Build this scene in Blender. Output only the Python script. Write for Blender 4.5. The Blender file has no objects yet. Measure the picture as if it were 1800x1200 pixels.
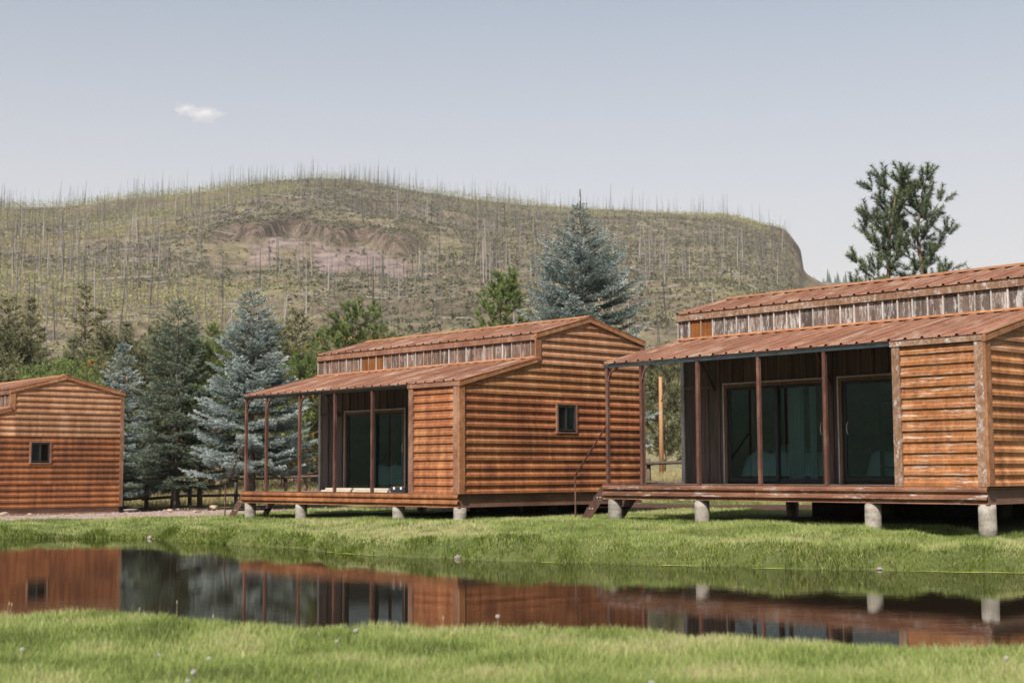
import bpy, math, random
import numpy as np
from mathutils import Vector, Matrix

R = math.radians
scene = bpy.context.scene
COL = scene.collection
rng = np.random.default_rng(7)
random.seed(7)

# ------------------------------------------------------------------ camera
CAM_H = 1.40                      # metres above the pond's water (z = 0)
F_PX, PITCH, ROLL = 2515.3, 0.0911, 0.0041
_c, _s = math.cos(PITCH), math.sin(PITCH)
_cr, _sr = math.cos(ROLL), math.sin(ROLL)
cam_d = bpy.data.cameras.new('camera')
cam = bpy.data.objects.new('camera', cam_d)
COL.objects.link(cam)
_F = Vector((0, _c, _s)); _U0 = Vector((0, -_s, _c)); _R0 = Vector((1, 0, 0))
_R = _R0 * _cr - _U0 * _sr
_U = _R0 * _sr + _U0 * _cr
cam.matrix_world = Matrix(((_R.x, _U.x, -_F.x, 0), (_R.y, _U.y, -_F.y, 0), (_R.z, _U.z, -_F.z, CAM_H), (0, 0, 0, 1)))
cam_d.sensor_width = 36.0
cam_d.lens = F_PX / 1800 * 36
cam_d.clip_start = 0.1
cam_d.clip_end = 12000
cam_d.dof.use_dof = True
cam_d.dof.focus_distance = 27.0
cam_d.dof.aperture_fstop = 2.5
scene.camera = cam

# ------------------------------------------------------------------ light
SUN_EL, SUN_AZ = R(47), R(-158)   # azimuth measured from +Y towards +X (the sun stands behind the camera, to its left)
sd = Vector((math.sin(SUN_AZ) * math.cos(SUN_EL), math.cos(SUN_AZ) * math.cos(SUN_EL), math.sin(SUN_EL)))
world = bpy.data.worlds.new('World')
scene.world = world
world.use_nodes = True
wn = world.node_tree.nodes; wl = world.node_tree.links
bg = wn['Background']
sky = wn.new('ShaderNodeTexSky')
sky.sky_type = 'NISHITA'
sky.sun_disc = False
sky.sun_elevation = SUN_EL
sky.sun_rotation = SUN_AZ
sky.altitude = 2300
sky.air_density = 1.0
sky.dust_density = 3.5
sky.ozone_density = 1.0
hsv = wn.new('ShaderNodeHueSaturation')
hsv.inputs['Saturation'].default_value = 0.60
tint = wn.new('ShaderNodeMix'); tint.data_type = 'RGBA'; tint.blend_type = 'MULTIPLY'
tint.inputs[0].default_value = 1.0
tint.inputs[7].default_value = (0.96, 1.05, 1.05, 1)
wl.new(sky.outputs[0], hsv.inputs['Color'])
wl.new(hsv.outputs[0], tint.inputs[6])
# thin dusty veil low over the horizon
geo = wn.new('ShaderNodeNewGeometry'); sep = wn.new('ShaderNodeSeparateXYZ'); wl.new(geo.outputs['Incoming'], sep.inputs[0])
vr = wn.new('ShaderNodeMapRange'); vr.interpolation_type = 'SMOOTHSTEP'
vr.inputs['From Min'].default_value = -.46; vr.inputs['From Max'].default_value = 0.0; vr.inputs['To Min'].default_value = 0.0; vr.inputs['To Max'].default_value = .90
wl.new(sep.outputs['Z'], vr.inputs['Value'])
veil = wn.new('ShaderNodeMix'); veil.data_type = 'RGBA'; wl.new(vr.outputs[0], veil.inputs[0]); wl.new(tint.outputs[2], veil.inputs[6]); veil.inputs[7].default_value = (5.5, 4.9, 4.5, 1)
wl.new(veil.outputs[2], bg.inputs['Color'])
bg.inputs['Strength'].default_value = 0.078
sun_d = bpy.data.lights.new('sun', 'SUN')
sun_d.energy = 4.4
sun_d.angle = R(1.2)
sun_d.color = (1.0, 0.94, 0.86)
sun = bpy.data.objects.new('sun', sun_d)
COL.objects.link(sun)
sun.rotation_euler = sd.to_track_quat('Z', 'Y').to_euler()
scene.view_settings.view_transform = 'Standard'
scene.view_settings.look = 'None'
scene.view_settings.exposure = 0.8
scene.view_settings.gamma = 1.0
scene.view_settings.use_curve_mapping = False
scene.cycles.max_bounces = 8
scene.cycles.transparent_max_bounces = 12
scene.cycles.volume_bounces = 3

# ------------------------------------------------------------------ helpers
def ray(px, py, D):
    """world point at depth y = D seen at pixel (px, py) of the 1800x1200 photograph"""
    x = (px - 900) / F_PX; z = (600 - py) / F_PX
    x, z = x * _cr + z * _sr, -x * _sr + z * _cr
    v = np.array([x, _c - z * _s, _s + z * _c]); v = v * (D / v[1]); v[2] += CAM_H
    return v

def smooth(t):
    t = np.clip(t, 0, 1); return t * t * (3 - 2 * t)

def _hash(ix, iy, seed):
    h = (ix.astype(np.int64) * 374761393 + iy.astype(np.int64) * 668265263 + seed * 1442695041) & 0x7fffffff
    h = ((h ^ (h >> 13)) * 1274126177) & 0x7fffffff
    return ((h ^ (h >> 16)) & 0xffff) / 65535.0

def vnoise(x, y, seed=0):
    x = np.asarray(x, float); y = np.asarray(y, float)
    ix = np.floor(x); iy = np.floor(y); fx = smooth(x - ix); fy = smooth(y - iy)
    a = _hash(ix, iy, seed); b = _hash(ix + 1, iy, seed); c = _hash(ix, iy + 1, seed); d = _hash(ix + 1, iy + 1, seed)
    return (a + (b - a) * fx) * (1 - fy) + (c + (d - c) * fx) * fy

def fbm(x, y, seed=0, o=4):
    t = 0; a = .5
    for k in range(o):
        t = t + a * vnoise(x * 2 ** k, y * 2 ** k, seed + k); a *= .5
    return t / (1 - .5 ** o)

def np_mesh(name, V, Fs, n=3, smooth_sh=False, attrs=None):
    """Fs: (m,n) index array; attrs: dict name -> per-vertex float"""
    V = np.ascontiguousarray(V, np.float32); Fs = np.ascontiguousarray(Fs, np.int32)
    me = bpy.data.meshes.new(name)
    me.vertices.add(len(V)); me.vertices.foreach_set('co', V.ravel())
    m = len(Fs)
    me.loops.add(m * n); me.loops.foreach_set('vertex_index', Fs.ravel())
    me.polygons.add(m)
    me.polygons.foreach_set('loop_start', np.arange(0, m * n, n, dtype=np.int32))
    me.polygons.foreach_set('loop_total', np.full(m, n, np.int32))
    if smooth_sh:
        me.polygons.foreach_set('use_smooth', np.ones(m, bool))
    for k, a in (attrs or {}).items():
        at = me.attributes.new(k, 'FLOAT', 'POINT')
        at.data.foreach_set('value', np.ascontiguousarray(a, np.float32))
    me.update(calc_edges=True)
    return me

def link(name, me, mat=None, parent=None, loc=(0, 0, 0), rotz=0, scale=1.0):
    o = bpy.data.objects.new(name, me)
    COL.objects.link(o)
    if mat is not None and me is not None and len(me.materials) == 0:
        me.materials.append(mat)
    o.location = loc; o.rotation_euler = (0, 0, rotz); o.scale = (scale,) * 3 if np.isscalar(scale) else scale
    if parent is not None: o.parent = parent
    return o

def empty(name, loc, rotz=0, scale=1.0):
    return link(name, None, None, None, loc, rotz, scale)

def tag(o, label=None, cat=None, group=None, kind=None):
    if label: o['label'] = label
    if cat: o['category'] = cat
    if group: o['group'] = group
    if kind: o['kind'] = kind
    return o

def children(o): return [c for c in bpy.data.objects if c.parent == o]

class MB:
    """collects boxes, prisms, tubes; build() links ONE mesh object"""
    def __init__(s): s.v = []; s.f = []
    def add(s, vs, fs):
        b = len(s.v); s.v += [tuple(p) for p in vs]; s.f += [tuple(i + b for i in f) for f in fs]; return s
    def box(s, a, b):
        (x0, y0, z0), (x1, y1, z1) = a, b
        return s.add([(x0, y0, z0), (x1, y0, z0), (x1, y1, z0), (x0, y1, z0), (x0, y0, z1), (x1, y0, z1), (x1, y1, z1), (x0, y1, z1)],
                     [(0, 3, 2, 1), (4, 5, 6, 7), (0, 1, 5, 4), (1, 2, 6, 5), (2, 3, 7, 6), (3, 0, 4, 7)])
    def beam(s, p, q, w, h, up=(0, 0, 1)):
        """rectangular bar from p to q: w across, h along 'up'"""
        p = Vector(p); q = Vector(q); d = (q - p).normalized(); up = Vector(up)
        sx = d.cross(up).normalized(); uz = sx.cross(d).normalized()
        vs = []
        for P in (p, q):
            for a, b in ((-1, -1), (1, -1), (1, 1), (-1, 1)):
                vs.append(P + sx * (a * w / 2) + uz * (b * h / 2))
        return s.add(vs, [(0, 1, 2, 3), (7, 6, 5, 4), (0, 4, 5, 1), (1, 5, 6, 2), (2, 6, 7, 3), (3, 7, 4, 0)])
    def tube(s, pts, rad, n=8, caps=True):
        pts = [Vector(p) for p in pts]
        rad = [rad] * len(pts) if np.isscalar(rad) else rad
        b = len(s.v); vs = []
        for i, p in enumerate(pts):
            d = (pts[min(i + 1, len(pts) - 1)] - pts[max(i - 1, 0)]).normalized()
            a = Vector((0, 0, 1)) if abs(d.z) < .9 else Vector((1, 0, 0))
            x = d.cross(a).normalized(); y = d.cross(x)
            for k in range(n):
                t = 2 * math.pi * k / n
                vs.append(p + (x * math.cos(t) + y * math.sin(t)) * rad[i])
        fs = []
        for i in range(len(pts) - 1):
            for k in range(n):
                k2 = (k + 1) % n
                fs.append((i * n + k, i * n + k2, (i + 1) * n + k2, (i + 1) * n + k))
        if caps:
            fs.append(tuple(range(n - 1, -1, -1))); fs.append(tuple((len(pts) - 1) * n + k for k in range(n)))
        return s.add(vs, fs)
    def extrude(s, prof, axis_vec, closed=True):
        """prof: list of 3-D points; extruded along axis_vec"""
        a = Vector(axis_vec); n = len(prof)
        vs = [Vector(p) for p in prof] + [Vector(p) + a for p in prof]
        fs = [(i, (i + 1) % n, (i + 1) % n + n, i + n) for i in range(n if closed else n - 1)]
        if closed: fs += [tuple(range(n - 1, -1, -1)), tuple(range(n, 2 * n))]
        return s.add(vs, fs)
    def mesh(s, name, smooth_sh=False):
        me = bpy.data.meshes.new(name)
        me.from_pydata(s.v, [], s.f)
        if smooth_sh:
            for p in me.polygons: p.use_smooth = True
        me.update()
        return me
    def build(s, name, mat, parent=None, smooth_sh=False, loc=(0, 0, 0), rotz=0):
        return link(name, s.mesh(name, smooth_sh), mat, parent, loc, rotz)

# ------------------------------------------------------------------ materials
def new_mat(name):
    m = bpy.data.materials.new(name); m.use_nodes = True
    nt = m.node_tree; return m, nt, nt.nodes, nt.links, nt.nodes['Principled BSDF']

def N(nodes, typ, **kw):
    n = nodes.new(typ)
    for k, v in kw.items(): setattr(n, k, v)
    return n

def ramp(nodes, stops):
    r = nodes.new('ShaderNodeValToRGB'); e = r.color_ramp.elements
    while len(e) < len(stops): e.new(0.5)
    for i, (p, c) in enumerate(stops):
        e[i].position = p; e[i].color = (*c, 1) if len(c) == 3 else c
    return r

def mixc(nodes, links, fac, a, b, mode='MIX'):
    m = nodes.new('ShaderNodeMix'); m.data_type = 'RGBA'; m.blend_type = mode
    for sock, v in ((0, fac), (6, a), (7, b)):
        if hasattr(v, 'is_output'): links.new(v, m.inputs[sock])
        elif sock == 0: m.inputs[0].default_value = v
        else: m.inputs[sock].default_value = (*v, 1)
    return m.outputs[2]

def coords(nodes, links, scale, rand=True, use='Object'):
    tc = nodes.new('ShaderNodeTexCoord'); mp = nodes.new('ShaderNodeMapping')
    mp.inputs['Scale'].default_value = scale
    if rand:
        oi = nodes.new('ShaderNodeObjectInfo'); mu = nodes.new('ShaderNodeMath'); mu.operation = 'MULTIPLY'; mu.inputs[1].default_value = 37.0
        links.new(oi.outputs['Random'], mu.inputs[0]); ad = nodes.new('ShaderNodeVectorMath'); ad.operation = 'ADD'
        links.new(tc.outputs[use], ad.inputs[0]); links.new(mu.outputs[0], ad.inputs[1]); links.new(ad.outputs[0], mp.inputs['Vector'])
    else:
        links.new(tc.outputs[use], mp.inputs['Vector'])
    return mp.outputs[0]

def noise(nodes, links, vec, scale=1.0, detail=4, rough=.6, dist=0.0):
    n = nodes.new('ShaderNodeTexNoise'); n.inputs['Scale'].default_value = scale; n.inputs['Detail'].default_value = detail
    n.inputs['Roughness'].default_value = rough; n.inputs['Distortion'].default_value = dist
    links.new(vec, n.inputs['Vector']); return n.outputs['Fac']

def rusty(name, dark, mid, light, streak=(9, 9, .9), white=0.0, wcol=(.55, .53, .52), wscale=(1.2, 1.2, 9), vary=.25, rough=.72, bump=.25, band=0.0):
    m, nt, nd, lk, bs = new_mat(name)
    big = noise(nd, lk, coords(nd, lk, (.9, .9, .9)), 1.0, 5, .6)
    st = noise(nd, lk, coords(nd, lk, streak), 1.0, 5, .62)
    fine = noise(nd, lk, coords(nd, lk, (24, 24, 24)), 1.0, 4, .7)
    a = N(nd, 'ShaderNodeMath', operation='MULTIPLY_ADD'); lk.new(big, a.inputs[0]); a.inputs[1].default_value = .45; a.inputs[2].default_value = 0
    b = N(nd, 'ShaderNodeMath', operation='MULTIPLY_ADD'); lk.new(st, b.inputs[0]); b.inputs[1].default_value = .55; lk.new(a.outputs[0], b.inputs[2])
    r = ramp(nd, [(.34, dark), (.50, mid), (.64, light)]); lk.new(b.outputs[0], r.inputs[0])
    rf = ramp(nd, [(.3, (.72, .72, .72)), (.7, (1.18, 1.15, 1.1))]); lk.new(fine, rf.inputs[0])
    c = mixc(nd, lk, 1.0, r.outputs[0], rf.outputs[0], 'MULTIPLY')
    oi = N(nd, 'ShaderNodeObjectInfo')
    rv = ramp(nd, [(0, (1 - vary, 1 - vary * .9, 1 - vary * .8)), (1, (1 + vary, 1 + vary * .8, 1 + vary * .8))]); lk.new(oi.outputs['Random'], rv.inputs[0])
    c = mixc(nd, lk, 1.0, c, rv.outputs[0], 'MULTIPLY')
    if white > 0:
        wa = noise(nd, lk, coords(nd, lk, wscale), 1.0, 5, .65, .3); wb = noise(nd, lk, coords(nd, lk, tuple(q * 5 for q in wscale)), 1.0, 3, .7)
        wm = N(nd, 'ShaderNodeMath', operation='MULTIPLY_ADD'); lk.new(wb, wm.inputs[0]); wm.inputs[1].default_value = .38
        wm2 = N(nd, 'ShaderNodeMath', operation='MULTIPLY'); lk.new(wa, wm2.inputs[0]); wm2.inputs[1].default_value = .62; lk.new(wm2.outputs[0], wm.inputs[2]); w1 = wm.outputs[0]
        rw = ramp(nd, [(1 - white - .05, (0, 0, 0)), (1 - white + .05, (1, 1, 1))]); lk.new(w1, rw.inputs[0])
        c = mixc(nd, lk, rw.outputs[0], c, wcol)
    lk.new(c, bs.inputs['Base Color'])
    bs.inputs['Roughness'].default_value = rough
    bs.inputs['Specular IOR Level'].default_value = .3
    bp = N(nd, 'ShaderNodeBump'); bp.inputs['Strength'].default_value = bump; bp.inputs['Distance'].default_value = .01
    lk.new(fine, bp.inputs['Height']); lk.new(bp.outputs[0], bs.inputs['Normal'])
    return m

def plain(name, c0, c1, scale=(6, 6, 6), rough=.8, bump=.2, vary=.0, spec=.3, metallic=0.0):
    m, nt, nd, lk, bs = new_mat(name)
    n1 = noise(nd, lk, coords(nd, lk, scale), 1.0, 6, .65)
    r = ramp(nd, [(.32, c0), (.68, c1)]); lk.new(n1, r.inputs[0]); c = r.outputs[0]
    if vary:
        oi = N(nd, 'ShaderNodeObjectInfo')
        rv = ramp(nd, [(0, (1 - vary,) * 3), (1, (1 + vary,) * 3)]); lk.new(oi.outputs['Random'], rv.inputs[0])
        c = mixc(nd, lk, 1.0, c, rv.outputs[0], 'MULTIPLY')
    lk.new(c, bs.inputs['Base Color']); bs.inputs['Roughness'].default_value = rough; bs.inputs['Metallic'].default_value = metallic
    bs.inputs['Specular IOR Level'].default_value = spec
    if bump:
        bp = N(nd, 'ShaderNodeBump'); bp.inputs['Strength'].default_value = bump; bp.inputs['Distance'].default_value = .01
        lk.new(n1, bp.inputs['Height']); lk.new(bp.outputs[0], bs.inputs['Normal'])
    return m

def leafy(name, stops, trans=.25, rough=.6, attr='tint', spec=.2):
    """foliage: colour from the per-leaf attribute 'tint' (0..1); some light passes through"""
    m, nt, nd, lk, bs = new_mat(name)
    at = N(nd, 'ShaderNodeAttribute', attribute_name=attr)
    r = ramp(nd, stops); lk.new(at.outputs['Fac'], r.inputs[0])
    lk.new(r.outputs[0], bs.inputs['Base Color']); bs.inputs['Roughness'].default_value = rough; bs.inputs['Specular IOR Level'].default_value = spec
    tr = N(nd, 'ShaderNodeBsdfTranslucent'); lk.new(r.outputs[0], tr.inputs['Color'])
    mx = N(nd, 'ShaderNodeMixShader'); mx.inputs[0].default_value = trans
    lk.new(bs.outputs[0], mx.inputs[1]); lk.new(tr.outputs[0], mx.inputs[2]); lk.new(mx.outputs[0], nd['Material Output'].inputs['Surface'])
    return m

M = {}
M['siding'] = rusty('rust_siding', (.125, .047, .027), (.285, .105, .042), (.43, .195, .088), streak=(7, 7, .5), vary=.16, white=.22, wcol=(.40, .25, .15), wscale=(1.4, 1.4, 11))
M['siding_mid'] = rusty('rust_siding_fading', (.19, .08, .037), (.35, .15, .06), (.48, .25, .12), streak=(7, 7, .6), vary=.16, white=.30, wcol=(.46, .31, .20), wscale=(1.2, 1.2, 12))
M['siding_low'] = rusty('rust_siding_low', (.10, .040, .024), (.225, .082, .032), (.34, .135, .05), streak=(7, 7, .5), vary=.12)
M['siding_pale'] = rusty('rust_siding_bleached', (.23, .105, .055), (.36, .18, .092), (.48, .29, .18), streak=(6, 6, .8), vary=.16, white=.33, wcol=(.50, .36, .25), wscale=(1.0, 1.0, 14))
M['siding_worn'] = rusty('rust_siding_flaking', (.15, .06, .026), (.31, .122, .042), (.41, .20, .085), streak=(10, 10, .8), vary=.10, white=.415, wcol=(.46, .40, .34), wscale=(1.6, 1.6, 20))
M['roof'] = rusty('rust_roof', (.135, .058, .034), (.215, .098, .060), (.31, .172, .115), streak=(9, .35, .35), vary=.08, white=.43, wcol=(.37, .255, .19), wscale=(10, .4, .4))
M['fascia'] = rusty('rust_fascia', (.085, .036, .022), (.165, .072, .04), (.27, .145, .085), streak=(1.1, 1.1, 14), vary=.1, white=.405, wcol=(.42, .375, .35), wscale=(1.3, 1.3, 9))
M['fascia_b'] = rusty('rust_fascia_orange', (.11, .043, .022), (.235, .088, .034), (.36, .165, .07), streak=(6, 6, 3), vary=.1)
M['trim'] = rusty('rust_trim', (.20, .085, .04), (.31, .135, .06), (.42, .23, .12), streak=(8, 8, 8), vary=.12)
M['trim_dark'] = rusty('rust_trim_dark', (.12, .055, .035), (.21, .105, .065), (.31, .19, .13), streak=(7, 7, 3), vary=.15)
M['trim_pale'] = rusty('rust_trim_flaking', (.13, .066, .038), (.215, .122, .072), (.34, .245, .19), streak=(14, 14, 9), vary=.1, white=.42, wcol=(.45, .42, .405), wscale=(10, 10, 7))
M['clere'] = rusty('peeling_panel', (.055, .037, .031), (.11, .078, .064), (.185, .14, .115), streak=(14, 14, 1.0), vary=.3, white=.45, wcol=(.40, .37, .345), wscale=(11, 11, 2.0))
M['clere_orange'] = rusty('bare_rust_panel', (.12, .043, .013), (.205, .074, .018), (.28, .112, .03), streak=(10, 10, 1), vary=.12)
M['clere_brown'] = rusty('worn_brown_panel', (.07, .042, .032), (.13, .082, .062), (.23, .16, .125), streak=(16, 16, .8), vary=.3, white=.425, wcol=(.36, .315, .28), wscale=(11, 11, 1.6))
M['batten_white'] = rusty('white_rib', (.22, .18, .15), (.40, .37, .345), (.55, .52, .50), streak=(5, 5, 2), vary=.25)
M['batten_rust'] = rusty('rust_rib', (.14, .085, .06), (.26, .17, .12), (.40, .31, .25), streak=(5, 5, 2), vary=.3)
M['steel'] = rusty('brown_steel', (.05, .028, .022), (.085, .046, .036), (.15, .09, .07), streak=(9, 9, 1.5), vary=.15, rough=.55)
M['post'] = rusty('brown_post_steel', (.055, .026, .020), (.105, .048, .036), (.19, .10, .075), streak=(8, 8, 2.5), vary=.15, rough=.6)
M['beam'] = rusty('skirt_steel', (.10, .05, .036), (.155, .082, .058), (.21, .125, .09), streak=(1.5, 1.5, 4), vary=.05, rough=.6)
M['eave_steel'] = plain('grey_eave_steel', (.16, .19, .22), (.30, .34, .38), rough=.45, vary=.1)
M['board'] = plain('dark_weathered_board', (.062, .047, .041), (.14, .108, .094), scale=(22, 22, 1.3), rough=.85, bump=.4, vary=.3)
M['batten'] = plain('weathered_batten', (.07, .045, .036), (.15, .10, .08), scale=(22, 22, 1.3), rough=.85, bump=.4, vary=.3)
M['corner_white'] = rusty('chipped_white_trim', (.20, .14, .11), (.42, .40, .40), (.55, .54, .55), streak=(9, 9, 3), vary=.1)
M['jamb'] = plain('jamb_wood', (.10, .065, .04), (.20, .13, .085), scale=(20, 20, 2), rough=.8)
M['casing'] = plain('casing_pale_metal', (.33, .32, .31), (.55, .54, .53), scale=(6, 6, 6), rough=.6)
M['frame'] = plain('dark_door_frame', (.018, .019, .022), (.03, .031, .035), rough=.4, bump=0)
M['deckwood'] = plain('deck_wood', (.14, .09, .06), (.28, .20, .14), scale=(2, 25, 25), rough=.85, vary=.25)
M['under'] = plain('underfloor', (.02, .016, .013), (.05, .04, .03), rough=.9)
M['concrete'] = rusty('concrete', (.13, .11, .09), (.285, .26, .225), (.40, .37, .335), streak=(3, 3, 9), vary=.1, rough=.9, bump=.4)
M['plinth'] = rusty('plinth_wood', (.13, .075, .05), (.22, .13, .095), (.30, .19, .14), streak=(1, 1, 7), vary=.05, rough=.9)
M['inside'] = plain('interior_panel', (.10, .085, .07), (.16, .135, .11), rough=.9, bump=0)
M['linen'] = plain('white_linen', (.60, .60, .58), (.72, .72, .70), scale=(3, 3, 3), rough=.9)
M['curtain'] = plain('pale_curtain', (.40, .42, .40), (.52, .54, .52), scale=(12, 12, .5), rough=.9)
M['blind'] = plain('grey_blind', (.07, .075, .075), (.10, .105, .105), rough=.9, bump=0)
M['darkwood'] = plain('dark_wood', (.03, .02, .015), (.07, .045, .03), scale=(12, 12, 1), rough=.7)
M['lumber'] = plain('pale_lumber', (.36, .30, .23), (.52, .45, .36), scale=(2, 20, 20), rough=.85, vary=.12)
M['handle'] = plain('pale_handle', (.5, .5, .5), (.6, .6, .6), rough=.35, bump=0)
M['bolt'] = plain('bolt_head', (.5, .48, .46), (.65, .62, .6), rough=.4, bump=0)
M['log'] = plain('fence_log', (.055, .040, .030), (.14, .10, .075), scale=(14, 14, 3), rough=.9, vary=.2)
M['polewood'] = plain('pole_wood', (.26, .13, .06), (.42, .23, .12), scale=(10, 10, .8), rough=.85)
M['bark'] = plain('spruce_bark', (.07, .052, .042), (.17, .13, .105), scale=(9, 9, 3), rough=.95, bump=.8)
M['bark_pine'] = plain('pine_bark', (.11, .07, .045), (.26, .17, .115), scale=(8, 8, 3), rough=.95, bump=.8)
M['snag_pale'] = plain('pale_dead_wood', (.17, .15, .13), (.31, .28, .245), scale=(1, 1, .2), rough=.9, bump=0, vary=.25)
M['snag_dark'] = plain('charred_dead_wood', (.04, .035, .034), (.11, .098, .092), scale=(1, 1, .2), rough=.9, bump=0, vary=.3)
M['rock_tan'] = plain('tan_rock', (.26, .17, .12), (.46, .36, .28), scale=(5, 5, 5), rough=.9, bump=.8)
M['gravel'] = plain('gravel_chip', (.17, .115, .095), (.34, .25, .21), scale=(3, 3, 3), rough=.95)
M['rock_grey'] = plain('grey_rock', (.16, .13, .12), (.33, .28, .26), scale=(5, 5, 5), rough=.9, bump=.8)

# glass: teal tinted, mirrors at grazing angles, lets the dim room show
def glass_mat(name, tintc):
    m, nt, nd, lk, bs = new_mat(name)
    tr = N(nd, 'ShaderNodeBsdfTransparent'); tr.inputs[0].default_value = (*tintc, 1)
    gl = N(nd, 'ShaderNodeBsdfGlossy'); gl.inputs['Roughness'].default_value = 0.01; gl.inputs['Color'].default_value = (.85, .95, 1, 1)
    ge = N(nd, 'ShaderNodeNewGeometry'); dt = N(nd, 'ShaderNodeVectorMath', operation='DOT_PRODUCT'); lk.new(ge.outputs['Normal'], dt.inputs[0]); lk.new(ge.outputs['Incoming'], dt.inputs[1])
    ab = N(nd, 'ShaderNodeMath', operation='ABSOLUTE'); lk.new(dt.outputs['Value'], ab.inputs[0])
    om = N(nd, 'ShaderNodeMath', operation='SUBTRACT'); om.inputs[0].default_value = 1; lk.new(ab.outputs[0], om.inputs[1])
    p5 = N(nd, 'ShaderNodeMath', operation='POWER'); lk.new(om.outputs[0], p5.inputs[0]); p5.inputs[1].default_value = 5
    fr = N(nd, 'ShaderNodeMath', operation='MULTIPLY_ADD'); lk.new(p5.outputs[0], fr.inputs[0]); fr.inputs[1].default_value = .88; fr.inputs[2].default_value = .12
    mx = N(nd, 'ShaderNodeMixShader'); lk.new(fr.outputs[0], mx.inputs[0]); lk.new(tr.outputs[0], mx.inputs[1]); lk.new(gl.outputs[0], mx.inputs[2])
    lk.new(mx.outputs[0], nd['Material Output'].inputs['Surface'])
    nd.remove(bs)
    return m
M['glass'] = glass_mat('tinted_glass', (.58, .71, .71))

# foliage
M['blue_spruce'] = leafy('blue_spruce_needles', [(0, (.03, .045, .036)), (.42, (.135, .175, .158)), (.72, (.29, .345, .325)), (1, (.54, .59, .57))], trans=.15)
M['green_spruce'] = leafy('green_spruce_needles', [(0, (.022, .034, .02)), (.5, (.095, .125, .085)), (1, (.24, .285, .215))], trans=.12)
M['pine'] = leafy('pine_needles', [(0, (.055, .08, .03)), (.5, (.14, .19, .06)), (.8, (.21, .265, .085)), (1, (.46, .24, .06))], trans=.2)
M['pine_blue'] = leafy('bluish_pine_needles', [(0, (.05, .07, .052)), (.5, (.11, .145, .085)), (1, (.20, .22, .09))], trans=.2)
M['far_pine'] = leafy('far_pine_needles', [(0, (.045, .05, .025)), (.45, (.125, .127, .06)), (1, (.25, .23, .115))], trans=.15)
M['lawn'] = leafy('lawn_blades', [(0, (.14, .18, .05)), (.45, (.285, .355, .095)), (.8, (.42, .455, .17)), (1, (.58, .49, .29))], trans=.4)
M['bank'] = leafy('bank_blades', [(0, (.10, .135, .02)), (.5, (.23, .30, .05)), (.8, (.38, .42, .12)), (1, (.54, .46, .25))], trans=.4)
M['meadow'] = leafy('meadow_blades', [(0, (.16, .15, .06)), (.5, (.32, .27, .13)), (1, (.48, .39, .22))], trans=.3)
M['aspen'] = leafy('hill_shrub_leaves', [(0, (.075, .078, .05)), (.35, (.15, .14, .08)), (.5, (.205, .215, .08)), (.7, (.30, .30, .10)), (.88, (.30, .25, .09)), (1, (.37, .26, .085))], trans=.2)
M['weed'] = plain('pond_weed', (.25, .27, .03), (.45, .47, .07), rough=.6, bump=0)
M['puff'] = plain('seed_puff', (.40, .375, .35), (.52, .49, .46), rough=.9, bump=0)
M['stalk'] = plain('dry_stalk', (.30, .22, .13), (.42, .33, .2), rough=.9, bump=0)

# ------------------------------------------------------------------ setting: ground, pond, hills
FARX = np.array([-80, -40, -25, -11.36, -7.87, -5.72, -4.32, -3.03, -.9, 1.3, 3.7, 7.02, 12, 25, 40, 80.])
FARY = np.array([40, 36, 34, 31.96, 31.2, 28.94, 27.3, 25.5, 23.66, 22.2, 21.0, 19.86, 18.5, 16, 14, 10.])
NEARX = np.array([-80, -25, -10, -4.2, -3.1, -2.16, -1, 0, 1.56, 3.3, 8, 20, 40, 80.])
NEARY = np.array([18, 14.8, 13.4, 12.05, 11.95, 11.3, 11.05, 10.85, 10.3, 9.55, 8.2, 6, 4, 2.])
CTRL = np.array([(1.8, 27.9, .47), (4.5, 25, .47), (7.3, 22, .46), (11, 26, .5), (-6.6, 35.5, .30), (-1.1, 29.6, .37), (3, 33.6, .50), (-3, 38, .36), (.3, 36.2, .4),
                 (-12, 44, .20), (-16, 42, .20), (-22, 47, .2), (-16, 60, .22), (-30, 60, .3), (5, 44, .62), (9, 60, .9), (-11, 46.5, .25), (-9.4, 52, .27),
                 (-25, 36, .2), (12, 20, .45), (20, 18, .45), (0, 120, 1.25), (-40, 120, 1.2), (40, 120, 1.6), (-8, 8, .25), (0, 8, .25), (6, 6, .25), (0, -10, .2),
                 (-9, 33.5, .24), (-12, 34.5, .22)])

def ground_z(x, y, lumps=True):
    x = np.asarray(x, float); y = np.asarray(y, float)
    num = 0; den = 0
    for cx, cy, cz in CTRL:
        w = 1 / ((x - cx) ** 2 + (y - cy) ** 2 + 4.0) ** 1.5
        num = num + w * cz; den = den + w
    G = num / den
    wob = (fbm(x * .9, y * .9, 11, 3) - .5) * .9 + (vnoise(x * 2.6, y * 2.6, 12) - .5) * .22
    df = (y - np.interp(x, FARX, FARY)) * .8 + wob
    dn = (np.interp(x, NEARX, NEARY) - y) * .9 + wob * .16
    d = np.maximum(df, dn)
    l = (fbm(x * 1.3, y * 1.3, 5, 3) - .5) * .30 * smooth(d / .4) * (1 - .75 * smooth((d - 1.5) / 3)) * np.where(df > dn, 1.0, .35)
    rise = np.where(df > dn, np.minimum(1, .62 * smooth(d / .35) + .38 * smooth(d / 3.5)), smooth(d / .7))
    land = G * rise + (l if lumps else 0) + (vnoise(x * .35, y * .35, 3) - .5) * .05 * smooth(d / 2)
    water = -.9 * smooth(-d / 1.6) - .03
    return np.where(d > 0, land, water)

def gz(x, y): return float(ground_z(np.array([x]), np.array([y]))[0])

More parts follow.
